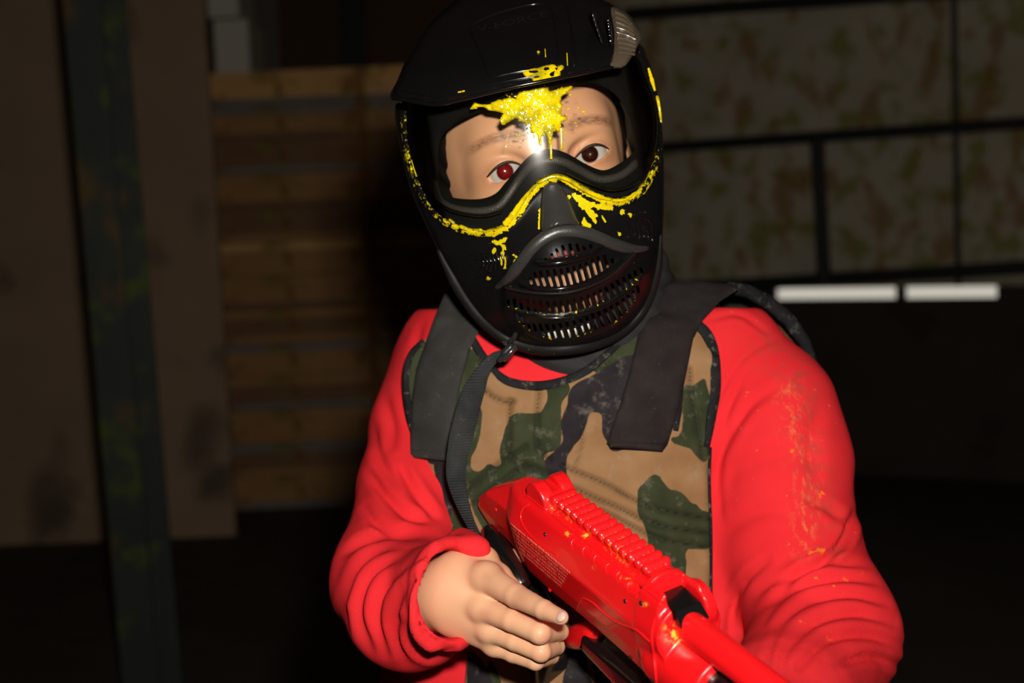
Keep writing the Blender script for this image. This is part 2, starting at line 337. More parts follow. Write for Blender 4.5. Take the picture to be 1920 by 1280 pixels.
def build_place():
    # ------------------------------------------------------------------ the place
    def boxw(lo, hi, rot=None, piv=None):
        lo = np.array(lo, float); hi = np.array(hi, float)
        V = np.array([[(lo, hi)[i][0], (lo, hi)[j][1], (lo, hi)[k][2]] for i in (0, 1) for j in (0, 1) for k in (0, 1)])
        Fc = [(0, 1, 3, 2), (4, 6, 7, 5), (0, 4, 5, 1), (2, 3, 7, 6), (0, 2, 6, 4), (1, 5, 7, 3)]
        if rot is not None: V = (V-piv)@np.array(rot).T+piv
        return V, Fc
    def joinw(L):
        Vs, Fs, o = [], [], 0
        for V, Fc in L: Vs.append(V); Fs += [tuple(i+o for i in f) for f in Fc]; o += len(V)
        return np.concatenate(Vs), Fs
    def struct(name, V, Fc, m): return tag(mkw(name, V, Fc, m, None, smooth=False), kind='structure')
    def splat(name, base1, base2, scale, lo, hi, c1, c2, rough=.8, amt=.6, bands=None):
        a = N(name, rough, 0, .3); c = a.mix(a.ramp(a.noise(3.0, 5, .6), .3, .7), base1, base2)
        c = a.mix(a.math('MULTIPLY', a.ramp(a.noise(scale, 3), lo, hi), amt), c, c1)
        c = a.mix(a.math('MULTIPLY', a.ramp(a.noise(scale*.8, 2, .5, a.stretch(1.3, 1.3, .7)), lo+.02, hi+.02), amt), c, c2)
        if bands: a.bump(a.noise(1, 1, .5, a.stretch(.01, .01, bands)), .5, .02)
        return a.col(c).m
    M_floor = splat('dark_earth_floor', (.06, .045, .032, 1), (.09, .07, .05, 1), 6, .62, .7, (.05, .02, .015, 1), (.035, .03, .015, 1))
    M_room = N('dark_hall_wall', .9).col((.16, .085, .05, 1)).m
    M_chip = splat('brown_chipboard', (.42, .285, .185, 1), (.49, .335, .22, 1), 2.5, .60, .72, (.12, .09, .06, 1), (.17, .12, .08, 1), .8, .8)
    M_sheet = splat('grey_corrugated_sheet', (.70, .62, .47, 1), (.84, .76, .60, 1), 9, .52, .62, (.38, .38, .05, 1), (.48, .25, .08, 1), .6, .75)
    M_tube = N('black_painted_steel', .5).col((.025, .025, .022, 1)).m
    M_gpole = splat('dark_green_painted_steel', (.034, .042, .036, 1), (.052, .060, .052, 1), 8, .56, .66, (.10, .14, .015, 1), (.16, .09, .02, 1), .45, .7)
    M_ink_black = N('near_black_steel', .6).col((.006, .006, .005, 1)).m
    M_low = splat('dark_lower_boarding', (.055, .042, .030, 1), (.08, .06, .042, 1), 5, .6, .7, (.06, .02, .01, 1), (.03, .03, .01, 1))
    M_whiteb = N('white_painted_block', .7).col((.90, .86, .76, 1)).m
    woods = [splat('pallet_wood_%s' % nm, c, tuple(x*1.35 for x in c[:3])+(1,), 9, .54, .64, (.30, .28, .04, 1), (.30, .06, .03, 1), .85, .6) for nm, c in
             (('amber', (.85, .50, .20, 1)), ('brown', (.52, .28, .12, 1)), ('dark', (.30, .165, .09, 1)), ('grey', (.30, .25, .22, 1)))]
    struct('floor', *boxw((-7, -4, -.1), (9, 9, 0)), M_floor)
    struct('ceiling', *boxw((-7, -4, 4.2), (9, 9, 4.3)), M_room)
    struct('wall_left', *boxw((-7.1, -4, 0), (-7, 9, 4.2)), M_room)
    struct('wall_right', *boxw((9, -4, 0), (9.1, 9, 4.2)), M_room)
    struct('wall_front', *boxw((-7, -4.1, 0), (9, -4, 4.2)), M_room)
    struct('wall_back', *boxw((-7, 8.4, 0), (1.3, 8.5, 4.2)), M_room)
    # the sheet-metal wall on the right, seen slightly turned towards the camera
    def RD(px): return 6.7-.00105*(px-1200)
    def rp(px, py, off=0): return W(px, py, RD(px)-off)
    A0 = rp(1180, 400); B0 = rp(2500, 400); RX = norm([B0[0]-A0[0], B0[1]-A0[1], 0]); RN = np.array([RX[1], -RX[0], 0])
    def rl(px, py):                              # pixel to (along, height) on the sheet wall
        d = RC @ np.array([(px-960)/F, 1.0, -(py-640)/F]); t = ((A0-CAM)@RN)/(d@RN); p = CAM+d*t; return (p-A0)@RX, p[2]
    def rw(a, z, o=0): return np.array([A0[0], A0[1], 0])+RX*a+np.array([0, 0, z])+RN*o
    if RN[1] > 0: RN = -RN
    def rbox(a0, a1, z0, z1, o0, o1):
        V = np.array([rw(a, z, o) for a in (a0, a1) for o in (o0, o1) for z in (z0, z1)]); return V, boxw((0, 0, 0), (1, 1, 1))[1]
    zt = rl(1550, 540)[1]; zb = rl(1550, 562)[1]; g0 = rl(1450, 550)[0]; g1 = rl(1678, 545)[0]; g2 = rl(1694, 545)[0]; g3 = rl(1868, 540)[0]; aend = 7.6
    nrib = 200; zz = np.linspace(zt, 4.2, nrib); V = []
    for z, k in zip(zz, range(nrib)): V += [rw(-.1, z, -.02+.012*(k % 2)), rw(aend, z, -.02+.012*(k % 2))]
    struct('wall_right_sheet', V, [(2*i, 2*i+1, 2*i+3, 2*i+2) for i in range(nrib-1)], M_sheet)
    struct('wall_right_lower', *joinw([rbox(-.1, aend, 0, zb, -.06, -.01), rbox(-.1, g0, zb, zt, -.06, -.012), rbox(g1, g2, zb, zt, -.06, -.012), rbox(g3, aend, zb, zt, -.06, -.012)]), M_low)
    P0 = rw(-.1, 0)
    struct('wall_return', *boxw((P0[0]-.08, P0[1], 0), (P0[0], 8.5, 4.2)), M_room)
    # frame of black tubes on the sheet wall
    fr = empty('tube_frame', rw(g0, 0, .03), 'black steel tube frame with rails and posts fixed on the grey sheet wall', 'frame')
    def rbar(name, pa, pb, r):
        (a0, z0), (a1, z1) = rl(*pa), rl(*pb); P = np.array([rw(a0+(a1-a0)*t, z0+(z1-z0)*t, .03) for t in np.linspace(0, 1.0 if name == 'post' else 1.9, 5)])
        V, Fc = tubeV(P, r, 10, updir=RN); return mkw(name, V, Fc, M_tube, fr)
    rbar('middle_rail', (1180, 281), (2300, 205), .026); rbar('post', (1536, 262), (1549, 528), .032)
    rbar('top_rail', (1180, 28), (2300, -50), .030); rbar('bottom_rail', (1180, 545), (2300, 478), .030)
    (a_, _z) = rl(1790, 90); V, Fc = rbox(a_-.012, a_+.012, zt, 4.1, -.006, .004); mkw('sheet_seam', V, Fc, M_tube, fr)
    # chipboard wall on the left
    L0 = W(-900, 500, 5.5)[0]; L1 = W(412, 500, 5.5)[0]
    cb = mkw('chipboard_panel', *boxw((L0, 5.5, 0), (L1, 5.53, 2.9)), M_chip, None, smooth=False)
    tag(cb, 'tall plain brown chipboard sheet standing behind the dark green steel post', 'board')
    # dark green steel post, leaning a little
    pa = W(177, 0, 3.4); pb = W(287, 1280, 3.4); dirp = (pa-pb)/(pa[2]-pb[2]); base = pb-dirp*pb[2]; top = pb+dirp*(4.2-pb[2])
    gp = empty('steel_post', base, 'dark green steel column with paint splashes leaning in front of the chipboard', 'post')
    def pbox(x0, x1, y0, y1):
        V = np.array([q+np.array([x, y, 0]) for x in (x0, x1) for y in (y0, y1) for q in (base, top)]); return V, boxw((0, 0, 0), (1, 1, 1))[1]
    hw_ = .060
    mkw('flange', *pbox(-hw_, hw_*.45, -.05, -.04), M_gpole, gp, smooth=False); mkw('flange', *pbox(-hw_, hw_, .04, .05), M_gpole, gp, smooth=False); mkw('web', *pbox(-hw_*.2, -hw_*.1, -.04, .04), M_gpole, gp, smooth=False)
    bp_, bf_ = boxw(base+np.array([-.1, -.1, 0]), base+np.array([.1, .1, .012])); mkw('base_plate', bp_, bf_, M_gpole, gp, smooth=False)
    # pallet stack
    PX0 = W(404, 500, 6.0)[0]; PX1 = PX0+1.2; npal = 13; ph = W(600, 128, 6.0)[2]/npal
    def pallet(k, cols):
        z = k*ph; dx = rng.uniform(-.015, .015); r = empty('wooden_pallet', (PX0+.6, 6.4, z), None, None); t1 = ph*.27
        for i in range(5): mkw('deck_board', *boxw((PX0+dx, 6.0+.17*i, z+ph-t1), (PX1+dx, 6.0+.17*i+.13, z+ph-.002)), cols[0], r, smooth=False)
        for i in range(3): mkw('bottom_board', *boxw((PX0+dx, 6.0+.34*i, z+.002), (PX1+dx, 6.0+.34*i+.13, z+t1*.8)), cols[1], r, smooth=False)
        for i in range(3): mkw('stringer', *boxw((PX0+dx+.01, 6.02+.33*i, z+t1*.8), (PX1+dx-.01, 6.07+.33*i, z+ph-t1)), cols[2], r, smooth=False)
        return r
    pc = [(1, 3, 1), (3, 1, 2), (1, 1, 1), (1, 3, 2), (3, 1, 1), (1, 1, 2), (1, 2, 1), (0, 1, 1), (2, 1, 2), (1, 2, 1), (2, 3, 2), (3, 2, 1), (0, 3, 0)]
    place_ = ['bottom one of the stack, on the dark floor', 'second from the floor', 'third from the floor', 'fourth from the floor', 'fifth from the floor', 'sixth from the floor', 'in the middle of the stack', 'just above the middle', 'fifth from the top', 'fourth from the top', 'third from the top', 'second from the top', 'topmost of the stack beside the chipboard']
    tone = {0: 'pale amber', 1: 'brown', 2: 'dark brown', 3: 'greyish'}
    for k in range(npal):
        r = pallet(k, [woods[i] for i in pc[k]])
        tag(r, '%s wooden pallet in the tall stack, %s' % (tone[pc[k][0]], place_[k]), 'pallet', 'stacked wooden pallets')
    ztop = npal*ph
    wx0 = W(402, 80, 6.3)[0]; wx1 = W(466, 80, 6.3)[0]; zs = W(430, 32, 6.3)[2]
    b1 = mkw('white_block', *boxw((wx0, 6.3, ztop), (wx1, 6.7, zs-.012)), M_whiteb, None, smooth=False); tag(b1, 'white painted block resting on the top pallet beside the chipboard edge', 'block', 'white blocks on the pallets')
    b2 = mkw('white_block', *boxw((wx0-.02, 6.3, zs), (wx1-.035, 6.7, zs+.28)), M_whiteb, None, smooth=False); tag(b2, 'white block cut by the top of the picture, lying on another white block', 'block', 'white blocks on the pallets')
    gb = mkw('block_dim_side', *boxw((W(474, 80, 6.8)[0], 6.8, ztop), (W(524, 80, 6.8)[0], 6.84, 2.6)), N('block_dim_side_grey', .8).col((.15, .12, .10, 1)).m, None, smooth=False); tag(gb, 'narrow dull grey slab added as the dim right side of the white blocks', 'board')  # grey slab stands in for the dim right side of the white blocks
    dp = mkw('dark_post', *boxw((W(640, 60, 7.4)[0], 7.4, 0), (W(682, 60, 7.4)[0], 7.5, 4.2)), M_ink_black, None, smooth=False); tag(dp, 'slim black upright post in the dark behind the pallet stack', 'post')
build_place()

def gun_frame():
    f = norm([.454, -.85, -.267]); u_ = norm([-.05, -.337, .94]); u_ = norm(u_-f*(u_@f)); w_ = np.cross(u_, f)*-1
    w_ = np.cross(f, u_); w_ = w_ if w_[0] > 0 else -w_
    a = R_(6); u = u_*math.cos(a)-w_*math.sin(a); w = w_*math.cos(a)+u_*math.sin(a); n = -w        # forward, up, side that shows
    O = C(985, 925, 1.10)-n*.016-u*.0085; B = np.stack([f, n, u], 1)
    return f, n, u, w, O, B
G_ = {}
def build_body():
    # ------------------------------------------------------------------ the person: body
    def rot(ax, deg):
        c, s_ = math.cos(R_(deg)), math.sin(R_(deg))
        return {'x': np.array([[1, 0, 0], [0, c, -s_], [0, s_, c]]), 'y': np.array([[c, 0, s_], [0, 1, 0], [-s_, 0, c]]), 'z': np.array([[c, -s_, 0], [s_, c, 0], [0, 0, 1]])}[ax]
    HS = 1.035; E0 = C(1026, 306, 1.195); RH = rot('y', -12) @ rot('z', 9) @ rot('x', 3)   # roll, yaw, pitch of the head
    def HL(P): return (P-E0)@RH/HS
    def HW(*p): return E0+RH@(np.array(p, float)*HS)
    EX = .0362; ER = .0150
    EYES = ((-EX, .0005, .0002), (EX, .0005, -.0002))
    APC = ((-.0390, -.0018), (.0355, -.0008))     # aperture centres (x, z)
    def almond(q, cx, cz, sgn, grow=0):
        x = q[:, 0]-cx; z = q[:, 2]-cz-(.10+.12*(cx < 0))*x; up = .0073+grow-x*x*29; dn = -(.0058+grow)+x*x*23; return np.maximum(z-up, dn-z)
    def head(P):
        q = HL(P); ax = q.copy(); ax[:, 0] = np.abs(ax[:, 0])
        d = ell(q, (0, .078, .028), (.083, .101, .122)); d = smin(d, ell(q, (0, .035, -.055), (.060, .060, .068)), .03)
        d = smin(d, cone(q, (-.036, .006, .026), (.036, .006, .026), .019, .019), .018)           # brow
        d = smin(d, ell(ax, (.040, .017, -.040), (.025, .028, .026)), .022)                       # cheeks
        d = smin(d, ell(ax, (.0375, .0125, .001), (.022, .020, .020)), .012)
        d = smin(d, cone(q, (0, .000, .008), (0, -.024, -.040), .0085, .0115), .012)              # nose
        d = smin(d, ell(ax, (.0125, -.014, -.044), (.008, .010, .0075)), .006)
        d = smax(d, -cone(ax, (.0065, -.022, -.055), (.008, -.012, -.046), .0035, .003), .003)
        d = smin(d, ell(q, (0, -.002, -.078), (.030, .016, .020)), .014)
        d = smin(d, ell(q, (0, -.014, -.0715), (.021, .0075, .0050)), .004); d = smin(d, ell(q, (0, -.0125, -.0835), (.018, .0080, .0058)), .004)   # lips
        d = smax(d, -ell(q, (0, -.020, -.0775), (.022, .009, .0012)), .002)
        d = smin(d, ell(q, (0, .002, -.108), (.022, .018, .018)), .018)                            # chin
        d = smin(d, ell(ax, (.084, .085, -.005), (.009, .018, .030)), .008)                        # ears
        for (ex, ey, ez), (cx, cz), sg in zip(EYES, APC, (1, 1)):
            e = np.array([ex, ey, ez]); r = np.sqrt(((q-e)**2).sum(1))
            lid = r-(ER+.0016); near = np.hypot(q[:, 0]-cx, (q[:, 2]-cz)*1.35)-.0225
            soc = ell(q, (cx, -.016, cz+.001), (.021, .0105, .0125)); d = smax(d, -soc, .007)
            d = smin(d, np.maximum(lid, q[:, 1]-.004), .0045)
            cut = np.maximum(almond(q, cx, cz, sg), q[:, 1]+.0062); d = smax(d, -cut, .0012)
            d = np.minimum(d, np.maximum(r-(ER-.0035), -.1))
        return d
    def neck(P): return smin(head(P), cone(P, HW(0, .075, -.07), C(1085, 700, 1.34), .050, .056), .03)
    EXT = [HW(x, y, z) for x in (-.1, .1) for y in (-.045, .19) for z in (-.13, .155)]
    V1, Q1 = nets(head, np.min(EXT, 0)-.01, np.max(EXT, 0)+.01, .0016)
    # hand that holds the grip
    def px3(px, py, Y, rp): return C(px, py, Y), rp*Y/F
    FING = [[px3(912, 1082, 1.088, 28), px3(968, 1117, 1.056, 22.5), px3(1020, 1143, 1.028, 18.5), px3(1052, 1157, 1.012, 14.5)],
            [px3(904, 1138, 1.086, 25), px3(960, 1163, 1.062, 21), px3(1012, 1186, 1.046, 21), px3(1050, 1184, 1.075, 16), px3(1040, 1180, 1.11, 14)],
            [px3(918, 1180, 1.088, 22), px3(965, 1202, 1.070, 18), px3(1014, 1222, 1.056, 18.5), px3(1044, 1212, 1.085, 15), px3(1030, 1210, 1.115, 13)],
            [px3(926, 1208, 1.094, 19), px3(962, 1226, 1.082, 16), px3(1004, 1240, 1.070, 16), px3(1034, 1230, 1.095, 14), px3(1020, 1228, 1.12, 12)]]
    META = [px3(852, 1078, 1.11, 36), px3(850, 1108, 1.105, 40), px3(852, 1138, 1.108, 38), px3(858, 1162, 1.112, 32)]
    def hand(P):
        d = chain(P, [px3(790, 1110, 1.16, 72), px3(850, 1112, 1.12, 74)], .01)
        for m, f in zip(META, FING): d = smin(d, cone(P, m[0], f[0][0], m[1], f[0][1]), .010)
        d = smin(d, chain(P, [px3(868, 1066, 1.11, 34), px3(905, 1052, 1.118, 26), px3(930, 1055, 1.150, 22), px3(965, 1045, 1.175, 17)], .006), .010); d = smin(d, chain(P, [px3(905, 1056, 1.112, 26), px3(935, 1082, 1.10, 24), px3(965, 1104, 1.085, 16)], .004), .008)
        for f in FING: d = smin(d, chain(P, f, .002), .0035)
        for f in FING: d = smin(d, np.sqrt(((P-f[0][0]+np.array([0, .0025, 0]))**2).sum(1))-f[0][1]*.80, .008)
        for f, t in zip(FING, (1, 2, 2, 2)):                                                       # skin creases over the knuckles
            pass
        return d
    V2, Q2 = nets(hand, np.array([-.125, .985, -.275]), np.array([.065, 1.215, -.125]), .0014)
    # the far hand, under the fore-end, and the arms and trunk inside the clothes
    HB = [px3(1440, 1440, 1.0, 92), px3(1450, 1500, .95, 80)]
    def body(P):
        d = cone(P, HW(0, .075, -.05), C(1085, 700, 1.34), .045, .054); d = smin(d, chain(P, [(C(900, 700, 1.33), .030), (C(1085, 720, 1.34), .07), (C(1360, 690, 1.32), .030)], .03), .03)
        d = smin(d, chain(P, [(C(1085, 720, 1.34), .085), (C(1080, 1300, 1.34), .10)], .03), .03)
        d = smin(d, chain(P, [(C(850, 690, 1.35), .032), (C(774, 910, 1.30), .030), (C(742, 1090, 1.22), .03), (C(830, 1112, 1.13), .026)], .01), .01)
        return smin(d, chain(P, [(C(1385, 690, 1.32), .032), (C(1545, 1190, 1.24), .034), (C(1450, 1430, 1.0), .026), (C(1425, 1475, .93), .028)], .01), .01)
    gf, gn, gu, gw, gO, gB = gun_frame()
    def GG(x, s_, z): return gO+gf*x+gn*s_+gu*z
    def farhand(P):
        d = cone(P, GG(.262, -.012, -.088), GG(.318, -.012, -.088), .017, .015); d = smin(d, cone(P, C(1442, 1440, 1.0), GG(.282, -.022, -.096), .026, .021), .012)
        for i, (xx, k) in enumerate(((.325, .96), (.305, 1.0), (.285, .96), (.267, .88))):
            d = smin(d, chain(P, [(GG(xx, -.004, -.088), .0115*k), (GG(xx, .024, -.083), .0100*k), (GG(xx+.001, .0355, -.060), .0092*k), (GG(xx, .0335, -.060+.024*k), .0078*k)], .002), .003)
        return smin(d, chain(P, [(GG(.290, -.022, -.090), .014), (GG(.305, -.034, -.066), .0105), (GG(.318, -.035, -.042), .0088)], .002), .008)
    q4 = np.array([GG(a, b, c) for a in (.24, .35) for b in (-.06, .06) for c in (-.13, -.01)]+[C(1442, 1440, 1.0)]); V4, Q4 = nets(farhand, q4.min(0)-.03, q4.max(0)+.03, .0022)
    V3, Q3 = nets(body, np.array([-.17, .9, -.42]), np.array([.33, 1.52, .02]), .006)
    BV = np.concatenate([V1, V2, V3, V4]); BQ = np.concatenate([Q1, Q2+len(V1), Q3+len(V1)+len(V2), Q4+len(V1)+len(V2)+len(V3)])
    q = HL(BV); isH = np.zeros(len(BV)); isH[:len(V1)] = 1
    aq = np.abs(q[:, 0]); bz = q[:, 2]-(.0265-((aq-.036)/.030)**2*.007+.002*(aq > 9)); brow = isH*np.clip(1-(np.abs(bz)/.0052)**2, 0, 1)*sm(.012, .022, aq)*(1-sm(.052, .066, aq))*(q[:, 1] < .04)
    lipd = ((q[:, 0]/.023)**2+((q[:, 2]+.077)/.0105)**2); lip = isH*(1-sm(.75, 1.1, lipd))*(q[:, 1] < 0)
    warm = isH*np.clip(sum(np.exp(-(((q[:, 0]-cx)/.022)**2+((q[:, 2]-cz+.001)/.0115)**2)) for cx, cz in APC), 0, 1)
    bpx, bpy = pix(BV); BP = np.stack([bpx, bpy], 1)
    warm[len(V1):len(V1)+len(V2)] = 0
    for kx, ky, kr in ((978, 1118, 14), (910, 1080, 12), (905, 1150, 12), (1022, 1192, 12), (1016, 1228, 10), (1050, 1150, 10)):
        warm = np.maximum(warm, (1-isH)*.55*np.exp(-((bpx-kx)**2+(bpy-ky)**2)/kr**2))
    person = empty('person', toW(C(1085, 900, 1.33)[None])[0]*np.array([1, 1, 0]), 'person in a red sweatshirt and camouflage vest aiming low, head turned a little right', 'person')
    mk('body', BV, BQ, M_skin, person, sharp=0, attrs={'brow': brow, 'lip': lip, 'warm': warm})
    # eyes with their own iris and lens glint
    for (e, iris, tgt) in ((EYES[0], (.17, .006, .006, 1), (947, 322)), (EYES[1], (.030, .006, .003, 1), (1106, 289))):
        c = HW(*e); pt = C(tgt[0], tgt[1], c[1]-ER*.95); dv = norm(pt-c); zz_ = norm(np.array([0, 0, 1.0])-dv*dv[2]); xx = np.cross(-dv, zz_); M3 = np.stack([xx, -dv, zz_], 1)
        V, Fc = sphere(c, (ER-.0002)*HS, M3, 56, 44); l = (V-c)@M3; rr = np.hypot(l[:, 0], l[:, 2])/.0072; rr = np.where(l[:, 1] < 0, rr, 3)
        b = np.clip(1-rr*rr/1.2, 0, 1); V = V+(np.outer(b*.0012, dv))
        mk('eye', V, Fc, eyemat(iris), person, sharp=0, attrs={'rr': rr})
    M_lash = N('dark_lashes', .6).col((.02, .009, .006, 1)).m
    for (e, (cx, cz)) in zip(EYES, APC):
        xs = np.linspace(-.0154, .0154, 22)
        def lidpt(x, z): dy = (ER+.0019)**2-(cx+x-e[0])**2-(z-e[2])**2; return HW(cx+x, e[1]-math.sqrt(max(dy, 1e-7)), z)
        P = [lidpt(x, cz+(.10+.12*(cx < 0))*x+.0073-x*x*29-.0002) for x in xs]; tube('eyelashes', P, .0004+.0009*(1-(xs/.0155)**2), M_lash, person)
    nail_c, _ = px3(1059, 1159, 1.0, 10)
    nv, nf = sphere((0, 0, 0), 1.0, None, 20, 14); na = norm(FING[0][3][0]-FING[0][2][0]); nn_ = norm(np.array([.05, -1, .25])-na*(np.array([.05, -1, .25])@na)); nb_ = np.cross(na, nn_)
    mk('fingernail', (FING[0][3][0]+na*.0035+nn_*.0036)+nv[:, :1]*.0046*na+nv[:, 1:2]*.0022*nn_+nv[:, 2:3]*.0042*nb_, nf, N('fingernail', .25, .3).col((.60, .38, .31, 1)).m, person)
    G_.update(person=person, HL=HL, HW=HW, body=body, head=head, FING=FING, px3=px3)
build_body()

def creased(V, Q, creases, sc_=1.0, facing=True):
    """press folds (picture-plane polylines: points, depth in mm, width in px) into a surface along its normals"""
    Nn = vnorm(V, Q); x, y = pix(V); P = np.stack([x, y], 1); f = np.clip(-Nn[:, 1]*2.2, 0, 1); D = np.zeros(len(V))
    for pts, amp, w in creases:
        c = crom(pts, False, 12); lo, hi = c.min(0)-4*w, c.max(0)+4*w; m = (P > lo).all(1) & (P < hi).all(1) & (f > 0)
        if not m.any(): continue
        d, fr = dseg(P[m], c); e = np.sin(np.pi*np.clip(fr*.94+.03, 0, 1))**.6
        D[m] += -amp*.001*e*(np.exp(-(d/w)**2)-.42*np.exp(-((d-2.0*w)/(1.1*w))**2))*f[m]
    return V+Nn*D[:, None]*sc_
def fbm(V, s, seed=0):
    r = np.random.default_rng(seed); o = np.zeros(len(V))
    for k in range(14): d = r.normal(size=3); d /= np.linalg.norm(d); o += np.sin(V@d*s*r.uniform(.6, 1.6)+r.uniform(0, 6.3)+1.3*np.sin(V@np.roll(d, 1)*s*.7))
    return o/14

def build_clothes():
    person = G_['person']
    # --- red sweatshirt
    AR = [(C(1378, 668, 1.31), .046), (C(1445, 770, 1.30), .056), (C(1460, 860, 1.285), .0615), (C(1470, 1000, 1.27), .0600), (C(1548, 1185, 1.22), .0600), (C(1470, 1330, 1.10), .050), (C(1445, 1420, 1.01), .040)]
    AL = [(C(850, 662, 1.345), .047), (C(797, 800, 1.33), .048), (C(774, 910, 1.29), .046), (C(735, 1085, 1.215), .0490), (C(768, 1135, 1.17), .0500), (C(846, 1114, 1.10), .0385), (C(870, 1112, 1.07), .038)]
    cuffP = C(852, 1112, 1.092); cuffN = norm([.80, -.60, .05])
    def trunk(P):
        d = None
        for dx, r in ((-.086, .098), (0, .112), (.080, .098)):
            e = cone(P, C(1085, 740, 1.34)+[dx, 0, 0], C(1085, 1330, 1.34)+[dx, 0, 0], r-.008, r+.004); d = e if d is None else smin(d, e, .04)
        d = smin(d, chain(P, [(C(880, 655, 1.33), .046), (C(1085, 640, 1.36), .052), (C(1345, 655, 1.33), .045)], .03), .05)
        return d
    def shirt(P):
        d = trunk(P); nk = cone(P, C(1085, 760, 1.345), C(1095, 600, 1.335), .090, .064); nk = np.maximum(nk, P[:, 2]-C(1085, 640, 1.28)[2]); d = smin(d, nk, .02)
        d = smin(d, chain(P, AR, .02), .022)
        al = chain(P, AL, .018); al = smax(al, (P-cuffP)@cuffN, .006)
        roll = np.sqrt((np.sqrt((((P-cuffP)-np.outer((P-cuffP)@cuffN, cuffN))**2).sum(1))-.0365)**2+((P-cuffP)@cuffN+.005)**2)-.0075
        al = smin(al, roll, .006)
        inner = cone(P, C(800, 1112, 1.14), C(900, 1112, 1.04), .034, .034); al = smax(al, -inner, .004)
        d = smin(d, al, .018)
        d = np.maximum(d, C(1085, 1420, 1.34)[2]-P[:, 2])
        d = smin(d, cone(P, C(866, 1022, 1.135), C(895, 1030, 1.11), .014, .011), .010)
        return d
    V, Q = nets(shirt, np.array([-.215, .93, -.40]), np.array([.37, 1.50, .02]), .0032)
    V = relax(V, Q, 2, .4)
    L = [  # left sleeve in the picture
        ([(694, 888), (723, 929), (764, 967), (812, 977)], 3.2, 8), ([(747, 861), (768, 916), (799, 953), (830, 975)], 2.6, 8), ([(682, 953), (709, 984), (757, 1003), (815, 1008)], 3.4, 8),
        ([(636, 1040), (689, 1012), (757, 1008), (800, 1020)], 3.0, 8), ([(650, 1120), (672, 1062), (723, 1030), (800, 1028)], 3.2, 8), ([(695, 1215), (672, 1150), (690, 1085), (740, 1050), (805, 1032)], 3.4, 9),
        ([(725, 1225), (706, 1160), (722, 1100), (760, 1062), (812, 1035)], 3.2, 8), ([(760, 1240), (742, 1185), (748, 1120), (778, 1070)], 3.4, 8), ([(800, 1230), (768, 1190), (762, 1130), (775, 1085)], 3.0, 7),
        ([(850, 1222), (800, 1226), (768, 1200), (750, 1160)], 3.5, 7), ([(652, 1190), (645, 1130), (655, 1085)], 2.2, 8), ([(785, 1120), (790, 1165), (810, 1200), (850, 1215)], 2.6, 7), ([(720, 740), (735, 800), (730, 850)], 1.8, 10), ([(755, 880), (790, 930), (815, 965)], 2.5, 7), ([(700, 800), (712, 860), (740, 905)], 2.0, 9), ([(790, 600), (780, 650), (770, 700)], 1.3, 8), ([(812, 1045), (802, 1080), (806, 1140), (826, 1190)], 2.4, 6),
        # right sleeve
        ([(1456, 633), (1412, 655), (1375, 692), (1337, 767), (1322, 820)], 1.6, 6), ([(1450, 730), (1400, 767), (1352, 850), (1334, 917)], 2.4, 9), ([(1530, 1056), (1562, 1036), (1585, 1010), (1602, 962)], 5.0, 8), ([(1500, 930), (1548, 950), (1590, 980)], 2.2, 9),
        ([(1440, 1050), (1400, 1085), (1376, 1130), (1366, 1192)], 3.0, 8), ([(1560, 1045), (1500, 1075), (1440, 1140), (1420, 1190)], 3.0, 8), ([(1640, 1090), (1575, 1085), (1500, 1100), (1440, 1150), (1418, 1215)], 3.4, 8),
        ([(1660, 1130), (1590, 1115), (1510, 1130), (1455, 1180), (1438, 1250)], 3.4, 8), ([(1675, 1165), (1600, 1150), (1530, 1165), (1475, 1215), (1462, 1270)], 3.4, 8), ([(1690, 1210), (1620, 1190), (1550, 1200), (1500, 1250)], 3.2, 8), ([(1695, 1250), (1630, 1232), (1570, 1245)], 3.0, 8),
        ([(1625, 1060), (1550, 1058), (1470, 1085), (1430, 1110)], 2.4, 8), ([(1345, 900), (1400, 870), (1480, 850), (1540, 860)], 1.5, 16), ([(1350, 1000), (1420, 960), (1490, 955)], 1.8, 14), ([(1540, 760), (1520, 830), (1530, 900)], 1.4, 14), ([(1352, 840), (1345, 900), (1352, 980)], 1.4, 8), ([(1392, 700), (1370, 760), (1350, 830)], 1.6, 8), ([(1330, 600), (1385, 590), (1440, 625)], 1.0, 5)]
    V = creased(V, Q, L, 1.5)
    Nn = vnorm(V, Q); V = V+Nn*(fbm(V, 60, 3)*.0016+fbm(V, 150, 5)*.0006)[:, None]
    x, y = pix(V); P = np.stack([x, y], 1)
    d1, _ = dseg(P, [(1480, 740), (1505, 850), (1515, 930), (1505, 1020)]); dust = np.exp(-(d1/24)**2)*(Nn[:, 1] < 0)
    d2, _ = dseg(P, [(1380, 700), (1480, 780), (1520, 900), (1500, 1100)]); dw = np.exp(-(d2/90)**2)*(Nn[:, 1] < 0)
    d3, _ = dseg(P, [(1420, 650), (1500, 700), (1520, 850), (1560, 1030)]); dirt = .55*np.exp(-(d3/32)**2)*(Nn[:, 1] < 0)
    mk('red_sweatshirt', V, Q, M_red, person, sharp=0, attrs={'dust': dust, 'dustwide': dw, 'dirt': dirt})
    # --- neck cloth
    def gait(P):
        d = chain(P, [(C(1100, 470, 1.315), .060), (C(1090, 560, 1.305), .071), (C(1085, 610, 1.30), .075), (C(1080, 640, 1.30), .060)], .02)
        d = smin(d, cone(P, C(1190, 520, 1.33), C(1225, 540, 1.35), .033, .024), .03)
        return d+.0016*np.sin((P[:, 2]*1.0+P[:, 0]*.35)*330)*.8
    V, Q = nets(gait, np.array([-.06, 1.18, -.075]), np.array([.20, 1.42, .13]), .003); mk('neck_scarf', relax(V, Q, 1), Q, M_neck, person, sharp=0)
